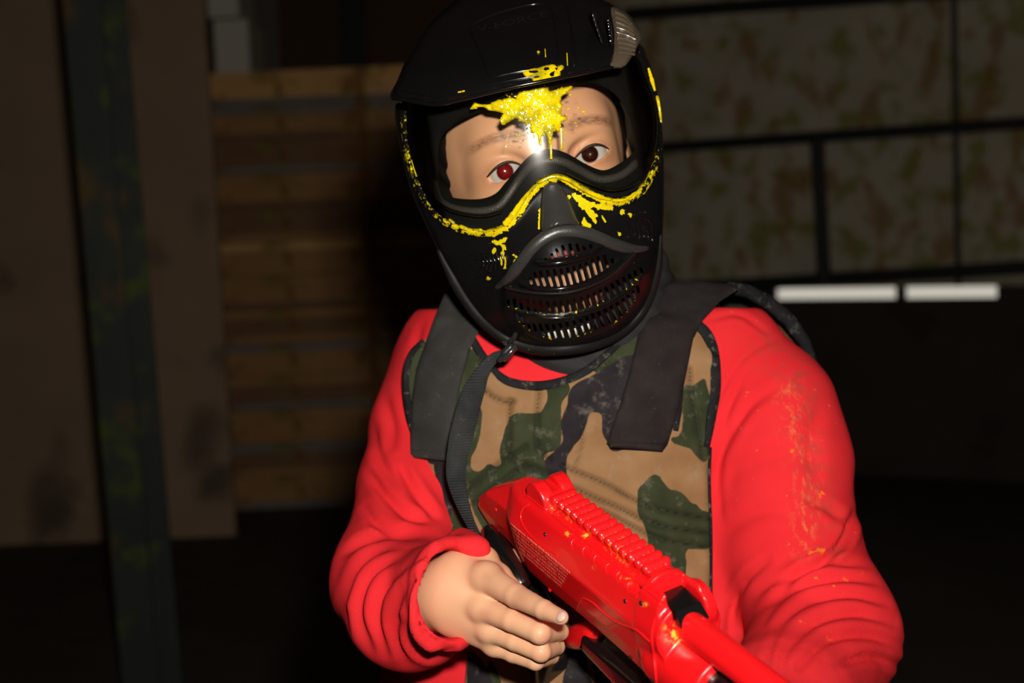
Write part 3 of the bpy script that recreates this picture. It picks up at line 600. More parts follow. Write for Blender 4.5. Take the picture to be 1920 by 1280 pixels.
    # --- hair at the back and sides of the head, trousers and shoes
    HL, HW = G_['HL'], G_['HW']
    def hair(P):
        q = HL(P); d = ell(q, (0, .088, .036), (.090, .105, .123)); d = smax(d, -(q[:, 1]-.024-.30*np.clip(.05-q[:, 2], 0, .2)+2.2*np.clip(q[:, 2]-.050, 0, .1)), .01); d = smax(d, -(q[:, 2]+.085), .01)
        return d+.0012*np.sin(q[:, 0]*700+8*np.sin(q[:, 2]*60))*np.clip(1, 0, 1)
    ex = np.array([HW(a, b, c) for a in (-.1, .1) for b in (0, .2) for c in (-.1, .17)]); V, Q = nets(hair, ex.min(0), ex.max(0), .0028); mk('hair', V, Q, M_hair, person, sharp=0)
    gz = -CAM[2]/S
    def legs(P):
        Pw = (P*S)@RC.T+CAM; d = None; hip = toW(C(1085, 1330, 1.34)[None])[0]
        for sx in (-1, 1):
            e = chain(Pw, [(np.array([hip[0]+sx*.058, hip[1], hip[2]-.03]), .076), (np.array([hip[0]+sx*.085, hip[1]-.02*sx, .42]), .062), (np.array([hip[0]+sx*.10, hip[1]+.03-.05*sx, .07]), .048)], .02)
            d = e if d is None else smin(d, e, .03)
        return d/S
    hip = toW(C(1085, 1330, 1.34)[None])[0]; c0 = (np.array([hip[0], hip[1], hip[2]/2])-CAM)@RC/S
    V, Q = nets(legs, c0-np.array([.30, .26, .62]), c0+np.array([.30, .26, .62]), .011); mk('trousers', V, Q, M_trouser, person, sharp=0)
    for sx in (-1, 1):
        sh = np.array([hip[0]+sx*.10, hip[1]+.03-.05*sx, .0])
        def shoe(P, sh=sh): d = smin(cone(P, sh+[0, .03, .05], sh+[0, -.13, .032], .045, .036), cone(P, sh+[0, .02, .06], sh+[0, .0, .10], .042, .045), .02); return smax(d, -(P[:, 2]-.004), .006)
        V, Q = nets(shoe, sh+[-.08, -.22, -.01], sh+[.08, .12, .16], .006); mkw('shoe', V, Q, M_gblk, person, sharp=0)
    # --- camouflage vest
    tc = {}
    def vd(px, py):
        px = np.asarray(px, float); py = np.asarray(py, float); Y = hit(trunk, px, py, 1.0, 30, 1.36); return np.minimum(Y, 1.275)
    STI = [([(1055, 874), (1130, 905), (1200, 943), (1260, 960), (1335, 973)], 1), ([(1070, 913), (1140, 943), (1200, 972), (1262, 990), (1335, 1001)], 1), ([(1130, 957), (1215, 1001), (1262, 1016), (1335, 1026)], 1),
           ([(867, 922), (900, 897), (936, 870), (985, 838)], 1), ([(880, 948), (910, 925), (946, 900), (988, 872), (1024, 887), (1060, 892)], 1), ([(957, 752), (955, 800), (957, 857), (985, 872)], 1), ([(1010, 733), (1007, 790), (1008, 840), (1030, 862)], 1), ([(900, 722), (920, 742), (943, 752), (962, 752)], 1),
           ([(1293, 690), (1296, 740), (1308, 800), (1318, 860)], 1), ([(1060, 1235), (1110, 1262), (1150, 1290)], 1), ([(1085, 770), (1092, 830), (1075, 880)], .5)]
    gre = [[(905, 660), (1060, 715), (1052, 760), (1053, 800), (1048, 840), (1022, 852), (1026, 880), (1060, 900), (1050, 960), (880, 1010), (862, 960), (840, 820), (870, 700)],
           [(1114, 683), (1196, 620), (1200, 657), (1134, 700)], [(1281, 726), (1298, 723), (1321, 710), (1327, 729), (1335, 760), (1332, 808), (1325, 864), (1304, 854), (1294, 841), (1265, 831), (1258, 821), (1278, 808)],
           [(1196, 919), (1205, 908), (1218, 894), (1229, 889), (1237, 893), (1254, 915), (1269, 919), (1283, 927), (1294, 941), (1307, 946), (1313, 954), (1336, 966), (1340, 1000), (1330, 1026), (1313, 1029), (1291, 1030), (1285, 1037), (1287, 1060), (1280, 1085), (1250, 1068), (1229, 1038), (1216, 1021), (1213, 1001), (1205, 979), (1196, 960)],
           [(1105, 1200), (1135, 1225), (1150, 1295), (1125, 1295), (1112, 1250)], [(760, 690), (790, 640), (800, 700), (775, 800)], [(835, 950), (870, 925), (880, 1010), (850, 1000)], [(880, 655), (905, 670), (890, 720), (870, 700)], [(915, 1240), (930, 1250), (940, 1290), (915, 1290)]]
    tan_in = [[(907, 706), (924, 693), (950, 722), (1022, 726), (1016, 770), (976, 774), (966, 775), (953, 788), (937, 841), (940, 867), (929, 874), (917, 870), (897, 884), (884, 877), (884, 857), (897, 828), (904, 775), (897, 752), (901, 723)],
              [(870, 933), (882, 938), (888, 960), (902, 985), (905, 1000), (886, 985), (878, 961)], [(806, 870), (812, 870), (820, 920), (832, 962), (850, 985), (845, 990), (826, 972), (813, 930)]]
    bla = [[(1071, 727), (1111, 703), (1183, 665), (1215, 690), (1200, 740), (1180, 830), (1150, 845), (1138, 828), (1130, 812), (1128, 780), (1118, 773), (1106, 775), (1098, 800), (1088, 822), (1075, 838), (1063, 860), (1063, 890), (1075, 930), (1065, 930), (1052, 899), (1025, 880), (1022, 862), (1040, 845), (1055, 825), (1052, 790), (1063, 760)],
           [(1055, 1200), (1075, 1205), (1097, 1210), (1102, 1260), (1112, 1295), (1056, 1295), (1062, 1240)], [(878, 1225), (905, 1240), (925, 1295), (880, 1295)], [(815, 868), (850, 868), (850, 915), (862, 945), (850, 955), (838, 975), (826, 940), (818, 900)], [(790, 800), (830, 800), (835, 860), (800, 865)], [(1000, 880), (1008, 900), (1003, 915), (995, 905)]]
    def sdG(P):
        P = np.stack([P[:, 0], P[:, 1]], 1); d = np.min([sdp(P, crom(g, True, 5)) for g in gre], 0); return np.maximum(d, -np.min([sdp(P, crom(g, True, 4)) for g in tan_in], 0))
    def sdB(P): return np.min([sdp(P, crom(g, True, 5)) for g in bla], 0)
    def stit(P):
        o = np.zeros(len(P))
        for pts, a in STI:
            c = crom(pts, False, 8); d, fr = dseg(P, c); o = np.maximum(o, a*np.exp(-(d/1.7)**2))
        return o
    def vdep(px, py):
        P = np.stack([px, py], 1); Y = vd(px, py)-.016
        for pts, a in STI: d, _ = dseg(P, crom(pts, False, 10)); Y = Y+a*.0042*np.exp(-(d/5.0)**2)
        return Y+.0012*np.sin(px*.045+1.2*np.sin(py*.03))+.0009*np.sin(py*.08+px*.02)
    vout = [(792, 640), (768, 665), (757, 700), (758, 745), (768, 790), (782, 830), (798, 870), (812, 925), (832, 985), (858, 1030), (868, 1120), (875, 1230), (880, 1340), (1000, 1360), (1200, 1360), (1333, 1340), (1334, 1200), (1334, 1000), (1330, 900), (1331, 840), (1340, 780), (1347, 720), (1342, 660), (1325, 622), (1302, 602), (1270, 590), (1225, 592), (1185, 615), (1150, 650), (1105, 690), (1060, 713), (1010, 722), (962, 716), (934, 700), (908, 672), (886, 640), (850, 610)]
    vest = patch('camouflage_vest', vout, vdep, M_camo, person, step=4.2, thick=.014, rnd=(.006, 14), attrs={'sd_green': sdG, 'sd_black': sdB, 'stitch': stit}, sharp=70)
    def bd(px, py): return vd(px, py)-.0185
    def rib(name, pts, w, mat, par, off=0, th=.004):
        q = crom(pts, False, 6); d = np.gradient(q, axis=0); d /= np.linalg.norm(d, axis=1)[:, None]; nn = np.stack([-d[:, 1], d[:, 0]], 1); w = np.interp(np.linspace(0, 1, len(q)), np.linspace(0, 1, len(np.atleast_1d(w))), np.atleast_1d(w))[:, None]
        cols = []
        for t, lift in ((-1, .75), (-.75, .15), (-.3, 0), (.3, 0), (.75, .15), (1, .75)):
            p = q+nn*w*t; cols.append(C(p[:, 0], p[:, 1], bd(p[:, 0], p[:, 1])+off+lift*th))
        for t in (1, -1): p = q+nn*w*t; cols.append(C(p[:, 0], p[:, 1], bd(p[:, 0], p[:, 1])+off+th*2))
        V = np.stack(cols, 1).reshape(-1, 3); n, m = len(q), len(cols); V = V+(fbm(V, 500, 8)*.0006)[:, None]*np.array([0, 1, 0])
        Fc = [(i*m+k, i*m+(k+1) % m, (i+1)*m+(k+1) % m, (i+1)*m+k) for i in range(n-1) for k in range(m)]+[tuple(range(m))[::-1], tuple((n-1)*m+k for k in range(m))]
        return mk(name, V, Fc, mat, par, sharp=50)
    rib('neck_binding', [(884, 634), (905, 668), (932, 702), (962, 718), (1010, 723), (1062, 713), (1105, 691), (1150, 652), (1188, 612)], [8, 8.5, 9, 9, 7, 8], M_bind, vest, .001)
    rib('armhole_binding', [(796, 640), (772, 664), (762, 700), (764, 750), (774, 800), (792, 856), (806, 905), (820, 950), (838, 985), (858, 1012)], [7, 7, 8, 6, 5, 5], M_bind, vest, .001)
    rib('armhole_binding', [(1296, 602), (1322, 622), (1337, 660), (1341, 720), (1334, 780), (1325, 838)], [9, 11, 11, 11, 9, 6], M_bind, vest, .001)
    rib('side_binding', [(1332, 838), (1330, 900), (1333, 1000), (1333, 1130), (1333, 1300)], [3, 3, 3], M_bind, vest, .001)
    def sdp_(off): 
        def f(px, py): px = np.asarray(px, float); py = np.asarray(py, float); return vd(px, np.maximum(py, 560))-off+np.clip(600-py, 0, 200)*.00055+.0010*np.sin(py*.035)
        return f
    patch('shoulder_strap', [(833, 551), (815, 595), (796, 647), (781, 690), (773, 740), (770, 800), (769, 856), (800, 861), (836, 863), (850, 790), (864, 720), (883, 650), (903, 610), (925, 592), (900, 555), (862, 522)], sdp_(.024), M_strapL, vest, step=8, thick=.004, rnd=(.003, 7), smooth_poly=False, bstep=6)
    patch('shoulder_strap', [(1250, 530), (1290, 527), (1375, 532), (1387, 541), (1350, 565), (1320, 597), (1300, 635), (1289, 690), (1275, 760), (1252, 833), (1243, 845), (1145, 838), (1138, 830), (1165, 750), (1182, 690), (1196, 630), (1216, 585), (1236, 548)], sdp_(.026), M_strapR, vest, step=8, thick=.004, rnd=(.003, 7), smooth_poly=False)
    patch('strap_hem', [(1146, 826), (1248, 830), (1243, 846), (1144, 839)], sdp_(.0275), M_strapR, vest, step=6, thick=.002, rnd=(.002, 4), smooth_poly=False)
    patch('strap_hem', [(770, 842), (838, 846), (835, 864), (769, 858)], sdp_(.0255), M_strapL, vest, step=6, thick=.002, rnd=(.002, 4), smooth_poly=False)
    patch('strap_pad', [(1292, 640), (1283, 700), (1279, 770), (1272, 808), (1262, 806), (1270, 740), (1282, 670)], sdp_(.022), M_bind, vest, step=6, thick=.003, rnd=(.002, 5), smooth_poly=False)
    tube('back_panel_edge', [C(1368, 540, 1.318), C(1400, 545, 1.335), C(1440, 566, 1.35), C(1478, 598, 1.36), C(1508, 640, 1.365), C(1526, 692, 1.37), C(1528, 760, 1.38)], [.006, .0065, .007, .0068, .0062, .0056, .005], M_bind, vest, nseg=12)
    patch('back_panel', [(1368, 540), (1400, 545), (1440, 566), (1478, 598), (1508, 640), (1526, 692), (1528, 760), (1500, 1000), (1450, 1330), (760, 1330), (740, 1000), (760, 820), (820, 700), (900, 640)], lambda x, y: 1.44+.06*(1-((x-1110)/430.)**2)-.075*sm(640, 540, y)-.07*sm(1380, 1530, x), M_camo, vest, step=30, thick=.012, attrs={'sd_green': lambda P: 40*np.sin(P[:, 0]*.02)*np.cos(P[:, 1]*.017), 'sd_black': lambda P: 20+40*np.sin(P[:, 0]*.013+2)*np.cos(P[:, 1]*.02), 'stitch': lambda P: np.zeros(len(P))})
build_clothes()

def build_mask():
    mask = empty('paintball_mask', toW(C(1040, 640, 1.15)[None])[0], 'black full-face paintball mask splattered with yellow paint, worn by the person in red', 'mask')
    cs, sn = .988, .155
    def uv(px, py): dx = np.asarray(px, float)-1035; dy = np.asarray(py, float)-330; return cs*dx-sn*dy, sn*dx+cs*dy
    def ym(px, py, a0=262, b=.100):
        u, v = uv(px, py); a = a0*np.sqrt(np.clip(1-(np.clip(v-10, 0, 400)/372)**2, .05, 1)); t = np.clip((u+36)/a, -.985, .985)
        Y = 1.222-b*np.sqrt(1-t*t)-.012*t; Y = Y+4.2e-5*(v+99)+.022*((v+99)/300)**2*(v > -99)
        return Y-.030*np.exp(-((u+15)/120)**2-((v-175)/120)**2)+.018*sm(230, 345, v)
    def shell(px, py): 
        u, v = uv(px, py); Y = ym(px, py)
        return Y+.006*np.exp(-((u)/200)**2-((v-60)/60)**2)
    # nose ridge
    # --- slots of the breathing grille
    def row(top, bot, n, w=5.6, skip=()):
        T = crom(top, False, 2); B = crom(bot, False, 2); out = []
        for i in range(n):
            if i in skip: continue
            f = (i+.0)/(n-1); a = T[int(f*(len(T)-1))]; b = B[int(f*(len(B)-1))]; d = b-a; L = np.linalg.norm(d); d /= L; nn = np.array([-d[1], d[0]])*w/2
            if L < 5: continue
            out.append([a+nn*.55, a+nn+d*2.2, b+nn-d*2.2, b+nn*.55, b-nn*.55, b-nn-d*2.2, a-nn+d*2.2, a-nn*.55])
        return out
    K = lambda L, s_, ox, oy: [(ox+x/s_, oy+y/s_) for x, y in L]
    r1 = row(K([(530, 405), (600, 350), (665, 285), (740, 245), (815, 230), (890, 230), (975, 262), (1062, 240)], 6.4, 940, 420), K([(535, 442), (620, 420), (695, 405), (775, 400), (850, 378), (925, 352), (1000, 325), (1085, 290)], 6.4, 940, 420), 8)
    r2 = row(K([(345, 640), (405, 570), (560, 545), (725, 530), (875, 495), (1025, 450), (1165, 380), (1235, 365), (1325, 410)], 6.4, 940, 420), K([(365, 725), (450, 740), (610, 750), (770, 748), (920, 705), (1065, 650), (1205, 572), (1275, 525), (1340, 470)], 6.4, 940, 420), 14)
    r3 = row(K([(75, 905), (150, 890), (310, 900), (480, 920), (645, 915), (805, 900), (955, 870), (1100, 820), (1250, 745), (1400, 665), (1540, 590), (1670, 520)], 6.4, 940, 420), K([(95, 985), (190, 1012), (355, 1052), (515, 1065), (680, 1066), (840, 1050), (985, 1020), (1140, 960), (1280, 890), (1420, 815), (1560, 722), (1690, 590)], 6.4, 940, 420), 22)
    r4 = row([(968, 588), (985, 598), (1010, 606), (1032, 604), (1055, 601), (1080, 594), (1100, 588), (1125, 580), (1150, 568), (1175, 553), (1195, 535)], [(974, 602), (990, 614), (1013, 626), (1036, 632), (1060, 633), (1085, 628), (1108, 620), (1132, 612), (1157, 600), (1180, 580), (1198, 550)], 21)
    slots = r1+r2+r3+r4
    # --- lower shell
    low = [(742, 196), (745, 250), (757, 310), (776, 372), (803, 432), (838, 503), (873, 563), (908, 606), (950, 637), (1000, 655), (1050, 657), (1110, 648), (1160, 628), (1196, 598), (1221, 558), (1237, 500), (1243, 430), (1245, 350), (1244, 280), (1238, 205), (1222, 130), (1200, 85),
           (1195, 105), (1210, 140), (1226, 190), (1233, 250), (1225, 300), (1206, 340), (1180, 362), (1150, 370), (1120, 360), (1090, 345), (1060, 329), (1035, 326), (1008, 338), (987, 362), (962, 396), (942, 418), (915, 427), (885, 425), (846, 412), (816, 390), (796, 356), (776, 310), (766, 260), (764, 205)]
    band = [(757, 215), (760, 265), (772, 318), (792, 366), (815, 398), (846, 421), (885, 434), (918, 436), (948, 425), (970, 400), (992, 366), (1012, 345), (1037, 334), (1060, 336), (1090, 353), (1120, 369), (1150, 379), (1182, 372), (1210, 348), (1231, 300), (1239, 250), (1232, 190)]
    strokes = [([(1076, 366), (1110, 384), (1146, 391)], 3.4), ([(1078, 372), (1100, 388), (1118, 404)], 2.6), ([(1085, 384), (1098, 392), (1115, 415)], 1.8), ([(1120, 372), (1150, 379)], 3.5), ([(1095, 378), (1130, 386), (1146, 392)], 2.2), ([(1096, 412), (1095, 418), (1103, 424)], 3.6), ([(1128, 404), (1134, 415)], 1.3), ([(1110, 400), (1118, 418)], 1.4), ([(1013, 393), (1011, 430)], 2.0), ([(1019, 378), (1017, 388)], 1.5),
               ([(925, 453), (938, 456), (946, 448)], 3), ([(938, 457), (947, 466)], 2.6), ([(927, 466), (924, 474)], 2), ([(943, 472), (940, 495)], 2.4), ([(948, 484), (946, 502)], 2.2), ([(963, 478), (970, 482)], 1.6), ([(966, 488), (963, 492)], 1.5), ([(1168, 397), (1168, 398)], 4), ([(1181, 402), (1181, 404)], 3.4), ([(1162, 437), (1162, 438)], 3), ([(1010, 446), (1013, 450)], 2), ([(915, 521), (916, 523)], 2.6), ([(1065, 369), (1066, 370)], 3)]
    def paint(P):
        d, fr = dseg(P, crom(band, False, 5)); f = .55*sm(11, 5.5, d)*(.56+.44*np.clip(sm(.20, .36, fr)+0, 0, 1)); f = f+.22*np.exp(-((fr-.50)/.17)**2)*sm(11, 6, d); f = f*(1-.75*sm(.80, .92, fr))
        f = np.maximum(f, .5*sm(10, 5, d)*np.exp(-((fr-.10)/.05)**2))
        for pts, w in strokes: dd, _ = dseg(P, np.array(pts, float)); f = np.maximum(f, .95*sm(w*1.9, w*.7, dd))
        for sl in slots[len(r1)+len(r2):]:
            c = sl[3]; dd = np.hypot(P[:, 0]-c[0]-1, P[:, 1]-c[1]-1.5); f = np.maximum(f, .50*sm(4.5, 1.5, dd))
        return f
    mgo = []
    def dlow(px, py):
        P = np.stack([px, py], 1); Y = shell(px, py)
        d, _ = dseg(P, crom(band, False, 6)); Y = Y-.0035*np.exp(-(d/7)**2)                   # rolled frame below the lens
        d, _ = dseg(P, crom([(945, 527), (971, 493), (987, 469), (1014, 442), (1035, 430), (1061, 425), (1088, 430), (1125, 441), (1152, 451), (1178, 460)], False, 6)); Y = Y
        g = sdp(P, crom([(945, 527), (971, 493), (987, 469), (1014, 442), (1035, 430), (1061, 425), (1088, 430), (1125, 441), (1160, 455), (1222, 456), (1214, 540), (1170, 615), (1060, 645), (960, 610)], True, 6))
        Y = Y-.006*sm(8, -6, g)
        for ln, a, w in (([(1006, 492), (1025, 493), (1052, 491), (1080, 485), (1105, 476), (1124, 463)], .0050, 4.5), ([(978, 534), (1000, 538), (1033, 541), (1070, 537), (1104, 527), (1135, 511), (1163, 489)], .0050, 4), ([(950, 540), (980, 546), (1020, 550), (1065, 547), (1110, 534), (1150, 513), (1190, 475)], .0045, 4),
                         ([(950, 574), (985, 588), (1034, 594), (1080, 589), (1128, 575), (1160, 558), (1190, 536), (1208, 512)], .0050, 5), ([(985, 624), (1030, 641), (1075, 640), (1120, 628), (1165, 606), (1200, 570)], .003, 5)):
            d, _ = dseg(P, crom(ln, False, 6)); Y = Y-a*np.exp(-(d/w)**2)
        return Y
    rim = np.array([0, .045, 0])
    m1 = patch('lower_shell', low, dlow, M_shell, mask, holes=slots, step=4.0, thick=lambda x, y: .004, rnd=(.010, 12), attrs={'paint': paint}, bstep=3.5, sharp=45)
    # side walls that run back from the silhouette to the ears
    q = crom([(742, 196), (745, 250), (757, 310), (776, 372), (803, 432), (838, 503), (873, 563), (908, 606), (950, 637), (1000, 655), (1050, 657), (1110, 648), (1160, 628), (1196, 598), (1221, 558), (1237, 500), (1243, 430), (1245, 350), (1244, 280), (1238, 205), (1222, 130)], False, 7)
    Yq = dlow(q[:, 0], q[:, 1])+.004; cen = np.array([1010, 330.]); rows = []
    for bk, shr in ((0, .995), (.03, .985), (.06, .955), (.062, .945), (.03, .972), (.002, .98)):
        e = cen+(q-cen)*shr; f = 1-.75*np.exp(-((q[:, 0]-1040)/150)**2)*(q[:, 1] > 400); rows.append(C(e[:, 0], e[:, 1], Yq+bk*f))
    V = np.stack(rows, 1).reshape(-1, 3); m = 6; mk('side_wall', V, [(i*m+k, i*m+(k+1) % m, (i+1)*m+(k+1) % m, (i+1)*m+k) for i in range(len(q)-1) for k in range(m)], M_matte, mask, sharp=60, attrs={'paint': np.zeros(len(V))})
    # rolled edge around jaw and chin
    P = dline([(822, 468), (838, 499), (873, 559), (908, 602), (950, 634), (1000, 651), (1050, 653), (1110, 645), (1158, 625), (1193, 595), (1217, 556), (1232, 500), (1238, 440)], shell, .004); tube('jaw_rim', P, np.interp(np.linspace(0, 1, len(P)), [0, .1, .5, .9, 1], [.002, .0055, .0062, .0045, .002]), M_matte, mask, nseg=12)
    # soft arch over the mouth grille
    P = dline([(930, 540), (955, 520), (978, 492), (998, 466), (1020, 447), (1045, 435), (1068, 433), (1095, 437), (1125, 447), (1155, 459), (1185, 466), (1215, 465)], dlow, .001)
    n = len(P); tube('mouth_arch', P, np.interp(np.linspace(0, 1, n), [0, .15, .5, .85, 1], [.002, .0052, .0056, .0050, .002]), M_nose, mask, nseg=14, flat=.75)
    P = dline([(1006, 493), (1025, 494), (1052, 492), (1080, 486), (1105, 477), (1126, 462)], dlow, -.0008); tube('grille_bar', P, np.interp(np.linspace(0, 1, len(P)), [0, .1, .9, 1], [.0008, .0020, .0020, .0010]), M_visor, mask)
    P = dline([(978, 535), (1000, 539), (1033, 542), (1070, 538), (1104, 528), (1135, 512), (1165, 489)], dlow, -.0006); tube('grille_bar', P, np.interp(np.linspace(0, 1, len(P)), [0, .1, .9, 1], [.0006, .0017, .0017, .0008]), M_visor, mask)
    P = dline([(948, 539), (980, 546), (1020, 550), (1065, 548), (1110, 535), (1150, 514), (1190, 476)], dlow, -.0004); tube('grille_bar', P, .0014, M_matte, mask)
    P = dline([(985, 591), (1034, 596), (1080, 592), (1128, 577), (1160, 560), (1190, 538)], dlow, -.0004); tube('grille_bar', P, .0013, M_visor, mask)
    # nose ridge
    def dn(px, py):
        u, v = uv(px, py); ax_ = 1037+.19*(np.asarray(py)-350); w = 18+.24*(np.clip(py, 340, 430)-340); t = np.clip((px-ax_)/w, -1.15, 1.15); return shell(px, py)+.002-(.006+.012*sm(335, 425, py))*np.sqrt(np.clip(1-(t/1.16)**2, 0, 1))
    patch('nose_ridge', [(1018, 352), (1026, 344), (1037, 341), (1050, 346), (1061, 362), (1070, 380), (1080, 404), (1086, 421), (1070, 420), (1050, 422), (1032, 428), (1018, 434), (1013, 428), (1013, 405), (1014, 375)], dn, M_nose, mask, step=4, thick=.006, rnd=(.002, 5), attrs={'paint': lambda P: .9*sm(3, 1, np.hypot(P[:, 0]-1036, P[:, 1]-387))*0})
    # little ribs and dots at both cheeks
    tubes('cheek_grille', [(dline([(x0-(6-k)*2, 475+abs(k-4)*2), (x0+2, 490), (x0-2+k*.5, 510-abs(k-2)*3)], dlow, -.0004, 4), .0010) for k, x0 in ((k, 905+k*7.5) for k in range(7))], M_visor, mask, nseg=6)
    tubes('cheek_grille', [(dline([(x0-4, 402+k*1.5), (x0+6, 420), (x0+14-k, 440+k*2.5)], dlow, -.0004, 4), .0010) for k, x0 in ((k, 1172+k*8.5) for k in range(6))], M_visor, mask, nseg=6)
    L = []
    for x, y in ((882, 476), (892, 485), (903, 474), (914, 472), (884, 496), (899, 502), (907, 500), (917, 508), (925, 515), (898, 516), (1190, 402), (1201, 398), (1211, 396), (1174, 410), (1208, 425), (1212, 432), (1180, 443), (1191, 447)):
        p = dline([(x-1, y), (x+1, y+.8)], dlow, -.0010, 1); L.append((p, .0012))
    tubes('cheek_studs', L, M_visor, mask, nseg=8)
    # --- lens, foam and inner frame
    lens = [(764, 205), (766, 260), (776, 310), (796, 356), (816, 390), (846, 412), (885, 425), (915, 427), (942, 418), (962, 396), (987, 362), (1008, 338), (1035, 326), (1060, 329), (1090, 345), (1120, 360), (1150, 370), (1180, 362), (1206, 340), (1225, 300), (1234, 250), (1228, 190), (1212, 140), (1195, 100), (1150, 90), (1050, 105), (950, 125), (850, 150), (780, 175)]
    def dl(px, py):
        u, v = uv(px, py); t = np.clip((u+30)/258, -.992, .992); return 1.206-.086*np.sqrt(1-t*t)-.004*t+3.5e-5*(v+99)+.006*((v+99)/200)**2
    patch('lens', lens, dl, M_lens, mask, step=7, thick=.002, bstep=5)
    face = [(826, 262), (821, 300), (823, 340), (840, 366), (870, 373), (905, 372), (930, 362), (947, 343), (965, 322), (982, 302), (1002, 286), (1030, 279), (1055, 284), (1077, 295), (1102, 309), (1132, 319), (1162, 306), (1187, 286), (1193, 268), (1188, 240), (1176, 212), (1156, 180), (1120, 158), (1075, 156), (1030, 162), (985, 176), (940, 195), (895, 212), (850, 235)]
    def foamd(px, py):
        P = np.stack([px, py], 1); d = sdp(P, crom(face, True, 8)); u, v = uv(px, py); t = np.clip((u+30)/262, -.98, .98)
        base = 1.206-.086*np.sqrt(1-t*t); return np.minimum(dl(px, py)+.020, base+.026)-.0+.006*np.exp(-np.clip(d, 0, 99)/9)-.010*np.exp(-((px-1035)/60)**2-((py-305)/30)**2)
    outer = [(754, 190), (757, 260), (768, 315), (788, 362), (810, 398), (846, 421), (885, 434), (918, 436), (948, 426), (970, 402), (992, 368), (1012, 347), (1037, 335), (1060, 338), (1090, 354), (1120, 369), (1150, 379), (1185, 371), (1213, 346), (1233, 300), (1241, 250), (1233, 185), (1217, 130), (1195, 80), (1100, 80), (950, 100), (780, 150)]
    patch('face_foam', outer, foamd, M_foam, mask, holes=[crom(face, True, 6)], step=7, thick=lambda x, y: .024, rnd=(0, 1), bstep=6, attrs={'paint': lambda P: np.zeros(len(P))})
    P = dline([(812, 340), (822, 372), (842, 388), (880, 396), (915, 394), (938, 384), (956, 362), (978, 330), (1000, 308), (1030, 300), (1058, 304), (1085, 318), (1125, 336), (1165, 328), (1196, 303)], foamd, -.002); tube('inner_frame', P, .0032, M_rubber, mask, nseg=10, flat=.5)
    P = dline([(770, 262), (782, 312), (802, 352), (826, 382), (860, 398), (905, 404), (940, 396)], dl, .006); tube('lens_gasket', P, .0014, M_visor, mask)
    P = dline([(1062, 322), (1100, 340), (1145, 355), (1185, 346), (1212, 318), (1224, 280)], dl, .006); tube('lens_gasket', P, .0014, M_visor, mask)
    # paint on the rim of the frame as thick wet beads
    L = []
    for pts, w in (([(946, 421), (960, 405), (975, 382), (990, 362), (1005, 347)], [5.2, 5.5, 4, 2.6, 2.0]), ([(1010, 343), (1035, 331), (1062, 336), (1085, 349)], [2.4, 2.6, 3.0, 3.4]), ([(1085, 350), (1110, 363), (1135, 372), (1146, 374)], [3.0, 3.6, 4.4, 2.0]), ([(1149, 376), (1172, 374), (1192, 360)], [3.0, 2.6, 1.2]), ([(898, 431), (903, 431)], [3.2, 2.6]), ([(862, 424), (875, 429)], [3.4, 3.2]), ([(842, 411), (851, 418)], [2.6, 2.4]), ([(1232, 120+60), (1236, 200), (1240, 230)], [3.0, 2.6, 1.6]), ([(1216, 128), (1223, 152), (1228, 170)], [2.2, 3.6, 2.0]), ([(773, 300), (782, 330)], [2.6, 2.8])):
        p = dline(pts, dlow, -.0026, 3); L.append((p, np.interp(np.linspace(0, 1, len(p)), np.linspace(0, 1, len(w)), w)*.00043*rng.uniform(.85, 1.15, len(p))))
    for it in L: tubes('paint_streak', [it], M_paint, mask, nseg=8, flat=.6)
    # --- the splat on the lens
    sp = K([(415, 260), (450, 212), (500, 228), (560, 225), (620, 198), (700, 178), (770, 165), (800, 120), (870, 108), (925, 78), (985, 72), (1030, 115), (1065, 118), (1100, 105), (1175, 92), (1182, 120), (1140, 150), (1112, 175), (1120, 230), (1112, 290), (1165, 345), (1118, 355), (1108, 405), (1085, 432), (1058, 430), (1046, 470), (1040, 540), (1028, 588), (1018, 540), (1006, 470), (985, 455), (965, 475), (950, 530), (938, 535), (930, 470), (905, 430), (880, 440), (862, 390), (820, 372), (770, 335), (730, 352), (680, 380), (652, 385), (640, 345), (668, 300), (610, 280), (560, 272), (500, 245), (450, 262)], 4.085, 780, 140)
    sp = crom(sp, True, 3.0); jt = rng.normal(0, 1, len(sp)); spc = np.array([1012, 208.]); dr = sp-spc; sp = sp+dr/np.linalg.norm(dr, axis=1)[:, None]*(np.abs(jt)**1.5*np.sign(jt)*1.5)[:, None]
    def fine(px, py): return .0006*np.sin(px*.55+2*np.sin(py*.3))*np.cos(py*.5+1.5*np.sin(px*.23))+.0006*np.sin(px*.21)*np.sin(py*.27+1)
    patch('paint_splat', sp, lambda x, y: dl(x, y)-.0022+fine(x, y), M_paint, mask, step=2.6, thick=.0012, rnd=(.0018, 4), bstep=2.5)
    L = []
    for _ in range(60):
        a = rng.uniform(0, 2*math.pi); r = rng.uniform(35, 75); x = 1015+r*math.cos(a)*1.1; y = 205+r*math.sin(a)*.75
        if y < 165 or y > 262: continue
        L.append((dline([(x, y), (x+math.cos(a)*rng.uniform(1, 5), y+math.sin(a)*rng.uniform(1, 4))], dl, -.0008, 1.5), rng.uniform(.0003, .0010)))
    for x, y, h_ in ((1032, 270, 28), (1012, 262, 10), (1052, 255, 26), (1000, 250, 8)): L.append((dline([(x, y-14), (x+.8, y), (x+1.5, y+h_)], dl, -.0006, 3), .0010))
    tubes('paint_drops', L, M_paint, mask, nseg=7)
    L = []
    for _ in range(46): x = rng.normal(995, 15); y = rng.normal(225, 14)+abs(x-995)*.2; L.append((dline([(x, y), (x+.6, y+.9)], dl, -.0034 if y < 240 else -.0012, 1), rng.uniform(.0004, .0010)))
